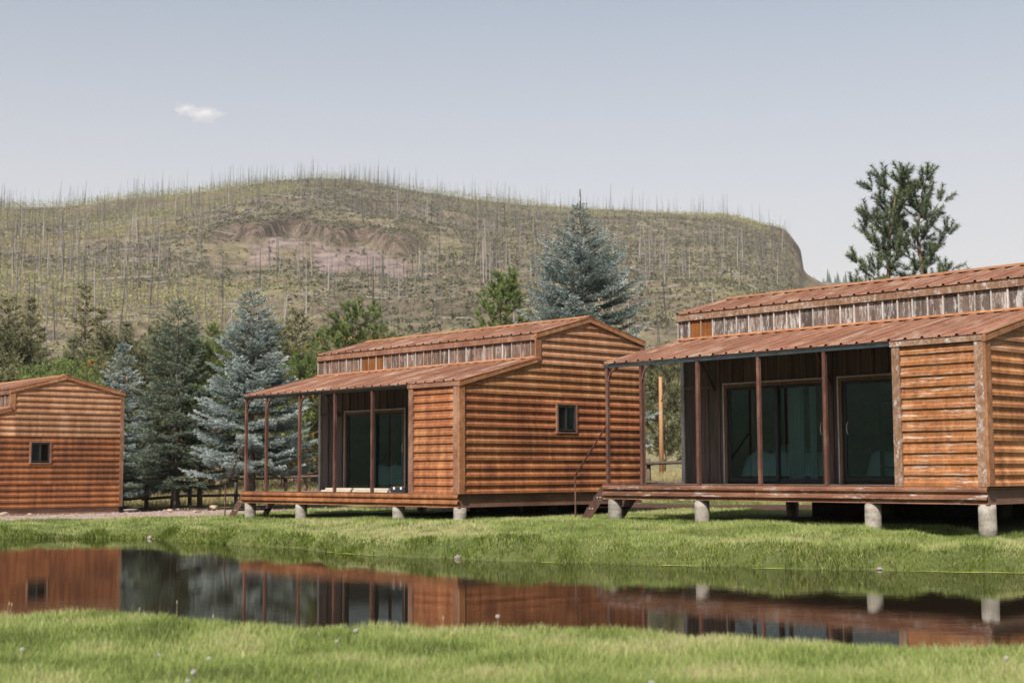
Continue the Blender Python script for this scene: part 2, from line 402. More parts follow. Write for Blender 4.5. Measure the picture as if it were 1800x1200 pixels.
def axis(parts):
    out = []
    for a, b, st in parts: out += list(np.arange(a, b, st))
    out.append(parts[-1][1]); return np.array(out)
gx = axis([(-3000, -400, 400), (-400, -80, 40), (-80, -24, 2), (-24, 20, .24), (20, 60, 2), (60, 400, 40), (400, 3000, 400)])
gy = axis([(-3000, -400, 400), (-400, -40, 30), (-40, 6, 2), (6, 38, .24), (38, 70, 1), (70, 200, 10), (200, 400, 50), (400, 3000, 400)])
X, Y = np.meshgrid(gx, gy)
Z = ground_z(X, Y)
rad = np.hypot(X, Y)
Z = Z - smooth((rad - 125) / 40) * 7            # the hills mesh takes over out there

def cover(x, y):
    """ground cover weights: gravel (pink), mulch (dark brown), dry meadow"""
    n = (fbm(x * .7, y * .7, 21, 4) - .5)
    # gravel yard in front of the left cabin, running to the steps of the middle one
    gravel = smooth((y - np.interp(x, [-30, -13, -10.5, -8.5, -7.2, -6.8], [37.5, 36.6, 36.3, 36.4, 37.5, 40]) + n * 1.6) / .8) * smooth((46.2 + n * 2 - y) / 1.5) * smooth((-5.6 - x) / 1.5)
    # bare path between the middle and the right cabin
    path = smooth(1 - np.abs((y - (32.9 + (x - 0) * .25)) / (.9 + n * 1.8)) ** 1.0 + .3) * smooth((x + 2.2) / 1.2) * smooth((3.0 - x) / 1.0) * .95
    mulch = smooth((y - np.interp(x, [-30, -11.5, -9, -5, -1, 3, 6, 14], [47, 44.4, 43.4, 42.2, 38.5, 35.8, 33.2, 30]) + n * 3) / 1.2) * smooth((np.interp(x, [-30, -11, -5, 3, 14], [49, 49.5, 48, 42, 38]) - y + n * 3) / 1.5)
    dry = smooth((y - np.interp(x, [-40, -10, 0, 14, 30], [50, 49.8, 46.5, 39.5, 33]) + n * 2) / 2.5)
    return np.maximum(gravel, path), mulch, dry
gr_, mu_, dr_ = cover(X, Y)
V = np.stack([X.ravel(), Y.ravel(), Z.ravel()], 1)
nx, ny = len(gx), len(gy)
idx = np.arange(nx * ny).reshape(ny, nx)
Q = np.stack([idx[:-1, :-1], idx[:-1, 1:], idx[1:, 1:], idx[1:, :-1]], -1).reshape(-1, 4)
me = np_mesh('ground', V, Q, 4, True, {'gravel': gr_.ravel(), 'mulch': mu_.ravel(), 'dry': dr_.ravel()})
m, nt, nd, lk, bs = new_mat('ground_soil')
v = coords(nd, lk, (1, 1, 1), rand=False)
n1 = noise(nd, lk, v, .8, 6, .65); n2 = noise(nd, lk, v, 14, 5, .7); n3 = noise(nd, lk, v, 45, 3, .7)
r1 = ramp(nd, [(.3, (.055, .07, .02)), (.7, (.13, .145, .05))]); lk.new(n1, r1.inputs[0])
r2 = ramp(nd, [(.3, (.21, .15, .125)), (.52, (.36, .28, .24)), (.72, (.55, .46, .41))]); lk.new(n3, r2.inputs[0])
r3 = ramp(nd, [(.3, (.035, .018, .013)), (.7, (.12, .065, .048))]); lk.new(n2, r3.inputs[0])
r4 = ramp(nd, [(.3, (.20, .17, .08)), (.7, (.38, .32, .17))]); lk.new(n1, r4.inputs[0])
c = r1.outputs[0]
for an, rr in (('dry', r4), ('mulch', r3), ('gravel', r2)):
    a = N(nd, 'ShaderNodeAttribute', attribute_name=an); c = mixc(nd, lk, a.outputs['Fac'], c, rr.outputs[0])
lk.new(c, bs.inputs['Base Color']); bs.inputs['Roughness'].default_value = .95; bs.inputs['Specular IOR Level'].default_value = .1
bp = N(nd, 'ShaderNodeBump'); bp.inputs['Strength'].default_value = .7; bp.inputs['Distance'].default_value = .05
lk.new(n2, bp.inputs['Height']); lk.new(bp.outputs[0], bs.inputs['Normal'])
tag(link('ground', me, m), kind='structure')

# pond surface
px_ = np.linspace(-70, 45, 70); py_ = np.linspace(0, 40, 40)
PX, PY = np.meshgrid(px_, py_)
V = np.stack([PX.ravel(), PY.ravel(), np.zeros(PX.size)], 1)
i2 = np.arange(PX.size).reshape(PX.shape)
Q = np.stack([i2[:-1, :-1], i2[:-1, 1:], i2[1:, 1:], i2[1:, :-1]], -1).reshape(-1, 4)
me = np_mesh('pond_water', V, Q, 4, True)
m, nt, nd, lk, bs = new_mat('pond_water')
bs.inputs['Base Color'].default_value = (.016, .011, .007, 1); bs.inputs['Roughness'].default_value = .012; bs.inputs['IOR'].default_value = 1.33; bs.inputs['Specular Tint'].default_value = (.74, .72, .69, 1)
w1 = noise(nd, lk, coords(nd, lk, (1.5, 7, 1), rand=False), 1.0, 4, .6)
w2 = noise(nd, lk, coords(nd, lk, (.25, .35, 1), rand=False), 1.0, 2, .5)
mu = N(nd, 'ShaderNodeMath', operation='MULTIPLY'); rw = ramp(nd, [(.36, (.4, .4, .4)), (.62, (1, 1, 1))]); lk.new(w2, rw.inputs[0])
lk.new(w1, mu.inputs[0]); lk.new(rw.outputs[0], mu.inputs[1])
bp = N(nd, 'ShaderNodeBump'); bp.inputs['Strength'].default_value = .35; bp.inputs['Distance'].default_value = .0026
lk.new(mu.outputs[0], bp.inputs['Height']); lk.new(bp.outputs[0], bs.inputs['Normal'])
tag(link('pond_water', me, m), kind='structure')

# hills all round; the crest as angles seen from the pond's near bank
RIDGE = [(0, 362), (60, 364), (110, 365), (160, 358), (200, 352), (250, 347), (300, 345), (340, 340), (400, 330), (450, 323), (500, 318), (560, 315), (610, 317), (650, 322),
         (700, 330), (750, 338), (800, 345), (850, 352), (900, 358), (950, 362), (1030, 368), (1080, 370), (1130, 372), (1200, 375), (1280, 378), (1305, 384), (1330, 392), (1350, 399),
         (1380, 413), (1395, 430), (1404, 440), (1409, 450), (1411.5, 474), (1420, 483), (1430, 489), (1460, 505), (1500, 530), (1600, 600), (1800, 690)]
az_r = []; el_r = []
for px, py in RIDGE:
    p = ray(px, py, 900.0); az_r.append(math.degrees(math.atan2(p[0], p[1]))); el_r.append((p[2] - CAM_H) / math.hypot(p[0], p[1]))
az_t = np.array([-180, -130, -100, -80, -60, -40, -28] + az_r + [30, 40, 60, 90, 130, 180])
el_t = np.array([.075, .085, .090, .090, .10, .15, .18] + el_r + [.05, .06, .07, .08, .075, .075])
DC = 900.0
Dv = np.concatenate([np.arange(125, 200, 12), np.arange(200, 420, 9), np.arange(420, 700, 6), np.arange(700, 960, 6), np.arange(960, 1500, 45)])
PD = np.array([125, 140, 180, 250, 400, 600, 750, 850, 900, 1000, 1500.])
PZ = np.array([-.02, 0., .10, .36, .64, .845, .94, .985, 1.0, .97, .80])
def hill_prof(az, D):
    el = np.interp(az, az_t, el_t)
    p = np.interp(D, PD, PZ)
    # a rocky step half way up, between the two talus patches
    pxl = 900 + F_PX * np.tan(np.radians(az))
    step = smooth((pxl - 330) / 90) * smooth((800 - pxl) / 120)
    c0 = 562 + 20 * np.sin(pxl * .016) + 16 * np.sin(pxl * .05 + 1)
    p = p + step * (1 - smooth((D - 640) / 200)) * (.055 * smooth((D - c0) / 14) - .028 - .020 * smooth((c0 + 160 - D) / 200) * smooth((D - 560) / 60))
    return el, p, step, c0, pxl
def hill_z(az, D, rough=True):
    el, p, step, c0, pxl = hill_prof(az, D)
    x = D * np.sin(np.radians(az)); y = D * np.cos(np.radians(az))
    z = CAM_H + D * el * np.clip(p, -.05, 2) - 1.6 * smooth((180 - D) / 60)
    if rough:
        k = smooth((D - 150) / 120) * (1 - .8 * smooth((D - 800) / 80))
        k = k + 1.3 * smooth((pxl - 1330) / 60) * smooth((1420 - pxl) / 8) * smooth((D - 780) / 60)
        z = z + k * ((fbm(x * .018, y * .018, 31, 4) - .5) * 11 + (fbm(x * .09, y * .09, 41, 3) - .5) * 3.4)
    return x, y, z
azv = np.concatenate([np.arange(-180, -24, 2.0), np.arange(-24, 24, .11), np.arange(24, 180.1, 2.0)])
AZ, DD = np.meshgrid(azv, Dv)
hx, hy, hz = hill_z(AZ, DD)
el, p, step, c0, pxl = hill_prof(AZ, DD)
nn = fbm(hx * .03, hy * .03, 51, 4) - .5
talus = smooth((c0 - 3 + nn * 14 - DD) / 9) * smooth((DD - (c0 - 78 - nn * 60 + 24 * np.abs(np.sin(pxl * .017)))) / 12) * step
talus = talus * np.clip(smooth((pxl - 425) / 20) * smooth((538 - pxl) / 10) * .8 + smooth((pxl - 545) / 10) * smooth((745 - pxl) / 40), 0, 1)
rock = step * smooth((DD - c0 + 4) / 8) * smooth((c0 + 75 + nn * 110 - DD) / 28)
cliff = smooth((pxl - 1340 - nn * 60) / 30) * smooth((1418 - pxl) / 5) * smooth((DD - 815 + nn * 60) / 25)
rock = np.clip(rock * .8 + cliff, 0, 1)
wood = smooth((np.abs(AZ + 15) - 42) / 10)
grass = smooth((330 - DD + nn * 120) / 120)
V = np.stack([hx.ravel(), hy.ravel(), hz.ravel()], 1)
i2 = np.arange(AZ.size).reshape(AZ.shape)
Q = np.stack([i2[:-1, :-1], i2[:-1, 1:], i2[1:, 1:], i2[1:, :-1]], -1).reshape(-1, 4)
me = np_mesh('hills', V, Q, 4, True, {'talus': talus.ravel(), 'rock': rock.ravel(), 'grass': grass.ravel(), 'wood': wood.ravel()})
m, nt, nd, lk, bs = new_mat('hillside')
v = coords(nd, lk, (1, 1, 1), rand=False)
n1 = noise(nd, lk, v, .02, 8, .68); n2 = noise(nd, lk, v, .16, 6, .7); n3 = noise(nd, lk, coords(nd, lk, (.3, .3, .06), rand=False), 1.0, 5, .72, .05)
r1 = ramp(nd, [(.33, (.112, .093, .068)), (.5, (.185, .153, .108)), (.66, (.225, .198, .118))]); lk.new(n1, r1.inputs[0])
r2 = ramp(nd, [(.3, (.5, .48, .46)), (.62, (1.2, 1.17, 1.16))]); lk.new(n2, r2.inputs[0])
c = mixc(nd, lk, 1.0, r1.outputs[0], r2.outputs[0], 'MULTIPLY')
rg = ramp(nd, [(.35, (.17, .16, .085)), (.6, (.28, .25, .14))]); lk.new(n1, rg.inputs[0])
rt = ramp(nd, [(.38, (.14, .105, .095)), (.6, (.30, .225, .205))]); lk.new(n2, rt.inputs[0])
rr = ramp(nd, [(.40, (.04, .031, .026)), (.52, (.115, .082, .065)), (.66, (.25, .185, .15))]); lk.new(n3, rr.inputs[0])
rw_ = ramp(nd, [(.35, (.018, .024, .014)), (.65, (.05, .06, .034))]); lk.new(n2, rw_.inputs[0])
for an, q in (('grass', rg), ('talus', rt), ('rock', rr), ('wood', rw_)):
    a = N(nd, 'ShaderNodeAttribute', attribute_name=an); c = mixc(nd, lk, a.outputs['Fac'], c, q.outputs[0])
lk.new(c, bs.inputs['Base Color']); bs.inputs['Roughness'].default_value = 1.0; bs.inputs['Specular IOR Level'].default_value = 0
bp = N(nd, 'ShaderNodeBump'); bp.inputs['Strength'].default_value = .9; bp.inputs['Distance'].default_value = 3.0
lk.new(n3, bp.inputs['Height']); lk.new(bp.outputs[0], bs.inputs['Normal'])
tag(link('hills', me, m), kind='structure')
HILL_MAT = m

# a farther wooded ridge, seen beyond the cliff on the right
azf = np.arange(-60, 61, .25); df_ = np.array([1500, 1600, 1700, 1800, 1950, 2300.])
AZ, DD = np.meshgrid(azf, df_)
p1 = ray(1440, 497, 1800.0); elf = (p1[2] - CAM_H) / math.hypot(p1[0], p1[1])
hgt = np.array([.4, .72, .9, 1.0, .95, .3])[:, None] * np.ones_like(AZ)
fx = DD * np.sin(np.radians(AZ)); fy = DD * np.cos(np.radians(AZ))
fz = CAM_H + 1800 * elf * hgt * (1 - .12 * smooth((AZ - 14) / 12)) * (.25 + .75 * smooth((AZ + 6) / 6)) + (fbm(fx * .004, fy * .004, 61, 3) - .5) * 12 * (hgt < 1)
V = np.stack([fx.ravel(), fy.ravel(), fz.ravel()], 1)
i2 = np.arange(AZ.size).reshape(AZ.shape)
Q = np.stack([i2[:-1, :-1], i2[:-1, 1:], i2[1:, 1:], i2[1:, :-1]], -1).reshape(-1, 4)
tag(link('far_ridge', np_mesh('far_ridge', V, Q, 4, True), HILL_MAT), kind='structure')

# ------------------------------------------------------------------ small lone cloud
cp = ray(352, 199, 5000.0)
V = []; Fc = []
def ico(sub):
    import bmesh
    bm = bmesh.new(); bmesh.ops.create_icosphere(bm, subdivisions=sub, radius=1)
    v = np.array([w.co[:] for w in bm.verts]); f = np.array([[q.index for q in p.verts] for p in bm.faces]); bm.free(); return v, f
sv, sf = ico(2)
def rock_mesh(name, seed, s=(1, 1, 1), amp=.35):
    v, f = ico(2)
    k = 1 + (np.array([vnoise(np.array([p[0] * 1.5 + p[2] * .7 + 9]), np.array([p[1] * 1.5 + p[2] * 1.1 + 4]), seed)[0] for p in v]) - .5) * 2 * amp
    v = v * k[:, None] * np.array(s)
    return np_mesh(name, v, f, 3, False)
me = np_mesh('cloud', ico(3)[0], ico(3)[1], 3, True)
m, nt, nd, lk, bs = new_mat('cloud_vapour'); nd.remove(bs)
pv = N(nd, 'ShaderNodeVolumePrincipled'); pv.inputs['Color'].default_value = (1, .97, .94, 1); pv.inputs['Anisotropy'].default_value = .2
tc = N(nd, 'ShaderNodeTexCoord')
nv = noise(nd, lk, tc.outputs['Object'], 2.1, 5, .6)
ln = N(nd, 'ShaderNodeVectorMath', operation='LENGTH'); lk.new(tc.outputs['Object'], ln.inputs[0])
q1 = N(nd, 'ShaderNodeMath', operation='SUBTRACT'); lk.new(nv, q1.inputs[0]); 
q0 = N(nd, 'ShaderNodeMath', operation='MULTIPLY_ADD'); lk.new(ln.outputs['Value'], q0.inputs[0]); q0.inputs[1].default_value = .42; q0.inputs[2].default_value = .22
lk.new(q0.outputs[0], q1.inputs[1])
q2 = N(nd, 'ShaderNodeMath', operation='MULTIPLY'); lk.new(q1.outputs[0], q2.inputs[0]); q2.inputs[1].default_value = .075; q2.use_clamp = True
lk.new(q2.outputs[0], pv.inputs['Density']); lk.new(pv.outputs[0], nd['Material Output'].inputs['Volume'])
for nm, pxy, sc in (('cloud', (358, 200), (95, 60, 40)), ('cloud', (325, 192), (62, 50, 30))):
    q = ray(*pxy, 5000.0)
    o = link(nm, me, m, None, tuple(q)); o.scale = sc; o.rotation_euler = (0, R(6), 0)
    tag(o, 'small white fair weather cloud alone over the left of the hill' if sc[0] > 90 else 'smaller left lobe of the lone white cloud', 'cloud')

# ------------------------------------------------------------------ dead trees and brush on the burnt hillside
def snag_mesh(name, seed, stubs):
    r = random.Random(seed); mb = MB()
    pts = []; x = y = 0
    for i in range(5):
        pts.append((x, y, i / 4)); x += r.uniform(-.008, .008); y += r.uniform(-.008, .008)
    mb.tube(pts, [.015, .013, .011, .008, .003], 5, False)
    for k in range(stubs):
        z = r.uniform(.35, .95); a = r.uniform(0, 6.28); l = r.uniform(.03, .085) * (1.3 - z)
        mb.beam((0, 0, z), (math.cos(a) * l, math.sin(a) * l, z + l * r.uniform(-.1, .7)), .006, .006)
    return mb.mesh(name, True)
snags = {}
for tone in ('pale', 'dark'):
    snags[tone] = []
    for i in range(5):
        s = snag_mesh('dead_tree', i * 7 + 3, [3, 6, 9, 5, 12][i]); s.materials.append(M['snag_' + tone]); snags[tone].append(s)
n = 18000
az = rng.uniform(-23, 20, n); D = 235 + (925 - 235) * rng.random(n) ** .62
ridge_n = 520
az = np.concatenate([az, rng.uniform(-23, 16.5, ridge_n)]); D = np.concatenate([D, rng.uniform(880, 935, ridge_n)])
el_, p_, st_, c_, pl_ = hill_prof(az, D)
sx_, sy_, sz_ = hill_z(az, D)
dens = fbm(sx_ * .012, sy_ * .012, 71, 3)
keep = (rng.random(len(az)) < np.clip((dens - .28) * 3.2, .08, 1)) | (D > 878)
keep &= ~((st_ > .3) & (D > c_ - 60) & (D < c_ + 40) & (rng.random(len(az)) < .8))
keep &= ~((pl_ > 1395) & (D > 500))
keep &= (D < 880) | (rng.random(len(az)) < np.where(pl_ > 1100, .2, np.where(pl_ > 700, .4, .75)) * smooth((vnoise(pl_ * .03, pl_ * 0, 77) - .3) / .3))
# open grassy slope lower right
keep &= ~((pl_ > 1080) & (D < 420) & (rng.random(len(az)) < .75))
az, D, sx_, sy_, sz_, pl_ = (a[keep] for a in (az, D, sx_, sy_, sz_, pl_))
n = len(az)
H = np.clip(rng.normal(10.5, 3.6, n), 3, 19) * np.where(D > 878, .92, .86)
H = np.where(rng.random(n) < .4, H * .55, H)
dark = rng.random(n) < np.where(D > 878, .75, .32)
lean = rng.normal(0, .035, (n, 2))
size = H / D * np.where((pl_ > 5) & (pl_ < 1795), 1, .01) * np.where((sz_ - CAM_H) / D < .12, .55, 1)
order = np.argsort(-size)
for k in order[:299]:
    tone = 'dark' if dark[k] else 'pale'
    me = snags[tone][int(k) % 5]
    o = link('dead_tree', me, None, None, (sx_[k], sy_[k], sz_[k] - .3), rng.uniform(0, 6.28), (H[k] * rng.uniform(.6, 1.05), H[k] * rng.uniform(.6, 1.05), H[k]))
    o.rotation_euler = (lean[k, 0], lean[k, 1], rng.uniform(0, 6.28))
    top = D[k] > 878
    if tone == 'dark':
        tag(o, 'charred bare dead trunk standing along the hill crest against the sky' if top else 'charred dark dead trunk standing on the burnt hillside', 'dead tree', 'charred dead trees on the crest' if top else 'charred dead trees on the slope')
    else:
        tag(o, 'pale bare dead trunk standing along the hill crest against the sky' if top else 'pale grey bare dead trunk standing on the burnt hillside', 'dead tree', 'pale dead trees on the crest' if top else 'pale dead trees on the slope')
def snag_stuff(ids, mat, name):
    Vv = []; Ff = []; b = 0
    a3 = np.array([0, 2.1, 4.2])
    for k in ids:
        r0 = H[k] * rng.uniform(.006, .013); x, y, z, h = sx_[k], sy_[k], sz_[k] - .3, H[k]
        lx, ly = lean[k, 1] * h, -lean[k, 0] * h
        Vv.append(np.stack([np.concatenate([x + r0 * np.cos(a3), x + lx + r0 * .3 * np.cos(a3)]), np.concatenate([y + r0 * np.sin(a3), y + ly + r0 * .3 * np.sin(a3)]), np.array([z] * 3 + [z + h] * 3)], 1))
        for i in range(3):
            j = (i + 1) % 3; Ff.append((b + i, b + j, b + 3 + j)); Ff.append((b + i, b + 3 + j, b + 3 + i))
        b += 6
    for q in range(len(ids) // 9):      # fallen logs
        k = ids[q]; L = H[k] * .8; a = rng.normal(0, .5); x, y = sx_[k] + rng.uniform(-8, 8), sy_[k] + rng.uniform(-3, 3)
        x2, y2 = x + L * math.cos(a), y + L * math.sin(a)
        D1 = np.hypot([x, x2], [y, y2]); A1 = np.degrees(np.arctan2([x, x2], [y, y2])); z1 = hill_z(A1, D1)[2] + .3
        w = .13
        Vv.append(np.array([(x, y, z1[0] - w), (x2, y2, z1[1] - w), (x2, y2, z1[1] + w), (x, y, z1[0] + w), (x, y + w, z1[0]), (x2, y2 + w, z1[1])]))
        for f in ((0, 1, 2), (0, 2, 3), (3, 2, 5), (3, 5, 4)): Ff.append(tuple(i + b for i in f))
        b += 6
    o = link(name, np_mesh(name, np.concatenate(Vv), np.array(Ff), 3), mat)
    tag(o, kind='stuff')
    return o
rest = order[299:]
tag(snag_stuff([k for k in rest if not dark[k]], M['snag_pale'], 'dead_trees_beyond'), 'mass of small pale dead trunks and fallen logs over the burnt hill', 'dead trees')
tag(snag_stuff([k for k in rest if dark[k]], M['snag_dark'], 'charred_trees_beyond'), 'mass of small charred trunks and fallen logs over the burnt hill', 'dead trees')

# aspen regrowth and low brush: little clumps of leaf-sized faces
def clumps(cx, cy, cz, wid, hei, tone, K, seed, size=(.45, .9)):
    r = np.random.default_rng(seed); n = len(cx); T = n * K
    i = np.repeat(np.arange(n), K)
    u = r.normal(0, .42, (T, 2)); h = r.random(T) ** .8
    c = np.stack([cx[i] + u[:, 0] * wid[i] * (1.15 - h * .8), cy[i] + u[:, 1] * wid[i] * (1.15 - h * .8), cz[i] + h * hei[i]], 1)
    s = r.uniform(*size, T) * np.clip(wid[i] / 1.6, .5, 2.2)
    a = r.normal(0, 1, (T, 3)); a /= np.linalg.norm(a, axis=1)[:, None]; b = np.cross(a, r.normal(0, 1, (T, 3))); b /= np.linalg.norm(b, axis=1)[:, None]
    V = np.stack([c + a * s[:, None], c - a * s[:, None] * .5 + b * s[:, None] * .7, c - a * s[:, None] * .5 - b * s[:, None] * .7], 1).reshape(-1, 3)
    t = np.repeat(np.clip(tone[i] + r.normal(0, .07, T), 0, 1), 3)
    return V, np.arange(T * 3).reshape(-1, 3), t
n = 60000
az = rng.uniform(-23, 21, n); D = 190 + (930 - 190) * rng.random(n) ** .55
x_, y_, z_ = hill_z(az, D); el_, p_, st_, c_, pl_ = hill_prof(az, D)
f = fbm(x_ * .011, y_ * .011, 81, 4); f2 = fbm(x_ * .006 + 40, y_ * .006, 85, 3)
green = smooth((f - .37) / .12) * np.clip(1.25 * smooth((640 - pl_) / 300) + smooth((D - 800) / 60) + smooth((340 - D) / 120) * .4, 0.1, 1)
gold = (vnoise(x_ * .02 + 7, y_ * .02, 91) > .80) & ((pl_ < 420) | ((pl_ > 850) & (D > 800)))
tone = np.where(rng.random(n) < green, rng.uniform(.5, .82, n), rng.uniform(.02, .42, n)); tone = np.where(gold & (rng.random(n) < .6), rng.uniform(.86, 1, n), tone)
keep = ~((st_ > .3) & (D > c_ - 60) & (D < c_ + 10) & (rng.random(n) < .80)) & ~((pl_ > 1400) & (D > 450)) & ~((pl_ > 1120) & (D < 330) & (rng.random(n) < .8))
hgt_ = np.where(tone > .45, rng.uniform(2.2, 6.0, n), rng.uniform(.4, 1.5, n)); hgt_ = hgt_ * np.where((D > 850) & (pl_ > 950), .45, 1.0); wid = np.where(tone > .45, rng.uniform(.5, 1.1, n), rng.uniform(.8, 2.0, n))
V, Fq, t = clumps(x_[keep], y_[keep], z_[keep] - .2, wid[keep], hgt_[keep], tone[keep], 5, 3, (.35, .75))
tag(link('hill_shrubs', np_mesh('hill_shrubs', V, Fq, 3, False, {'tint': t}), M['aspen']), 'green and yellow aspen regrowth and low brush covering the burnt hillside', 'brush', kind='stuff')

# ------------------------------------------------------------------ cabins
hB, bay = .892, 1.391
LEN, VW, VR, VB = 8.03, 2.245, 3.876, 5.685
ZE, ZS, ZC, ZR, ZB = 2.35, 2.93, 3.478, 3.92, 3.49
U_EN = 6.43                                     # left side of the closed end room
PITCH_RIB = .175
POSTS = [0.0, hB, hB + bay, hB + 2 * bay, hB + 3 * bay]

def rib_profile(z0, z1, d=.028):
    """outline of horizontally ribbed sheet between heights z0 and z1: list of (offset outwards, z)"""
    pts = []; k = 0
    n = int(round((z1 - z0) / PITCH_RIB)) + 1
    for i in range(-1, n + 1):
        b = math.floor(z0 / PITCH_RIB) * PITCH_RIB + i * PITCH_RIB
        pts += [(d, b + .002), (d, b + .052), (0, b + .080), (0, b + .163), (d, b + .174)]
    out = []
    for a, b in zip(pts[:-1], pts[1:]):
        if b[1] <= z0 or a[1] >= z1: continue
        t0 = max(0, (z0 - a[1]) / (b[1] - a[1])); t1 = min(1, (z1 - a[1]) / (b[1] - a[1]))
        p = (a[0] + (b[0] - a[0]) * t0, a[1] + (b[1] - a[1]) * t0); q = (a[0] + (b[0] - a[0]) * t1, a[1] + (b[1] - a[1]) * t1)
        if not out: out.append(p)
        out.append(q)
    return out

def gable_span(z, lo, hi):
    """range of v inside the gable outline at height z, cut to [lo, hi]"""
    a, b = 0.0, VB
    if z > ZE - .03: a = max(a, min(VW, (z - ZE + .03) / (ZS - ZE) * VW))
    if z > ZS - .03: a = max(a, VW)
    if z > ZC - .03: a = max(a, VW + (z - ZC + .03) / (ZR - ZC) * (VR - VW))
    if z > ZB - .03: b = min(b, VB - (z - ZB + .03) / (ZR - ZB) * (VB - VR))
    a = max(a, lo); b = min(b, hi)
    return (a, b) if b > a else None

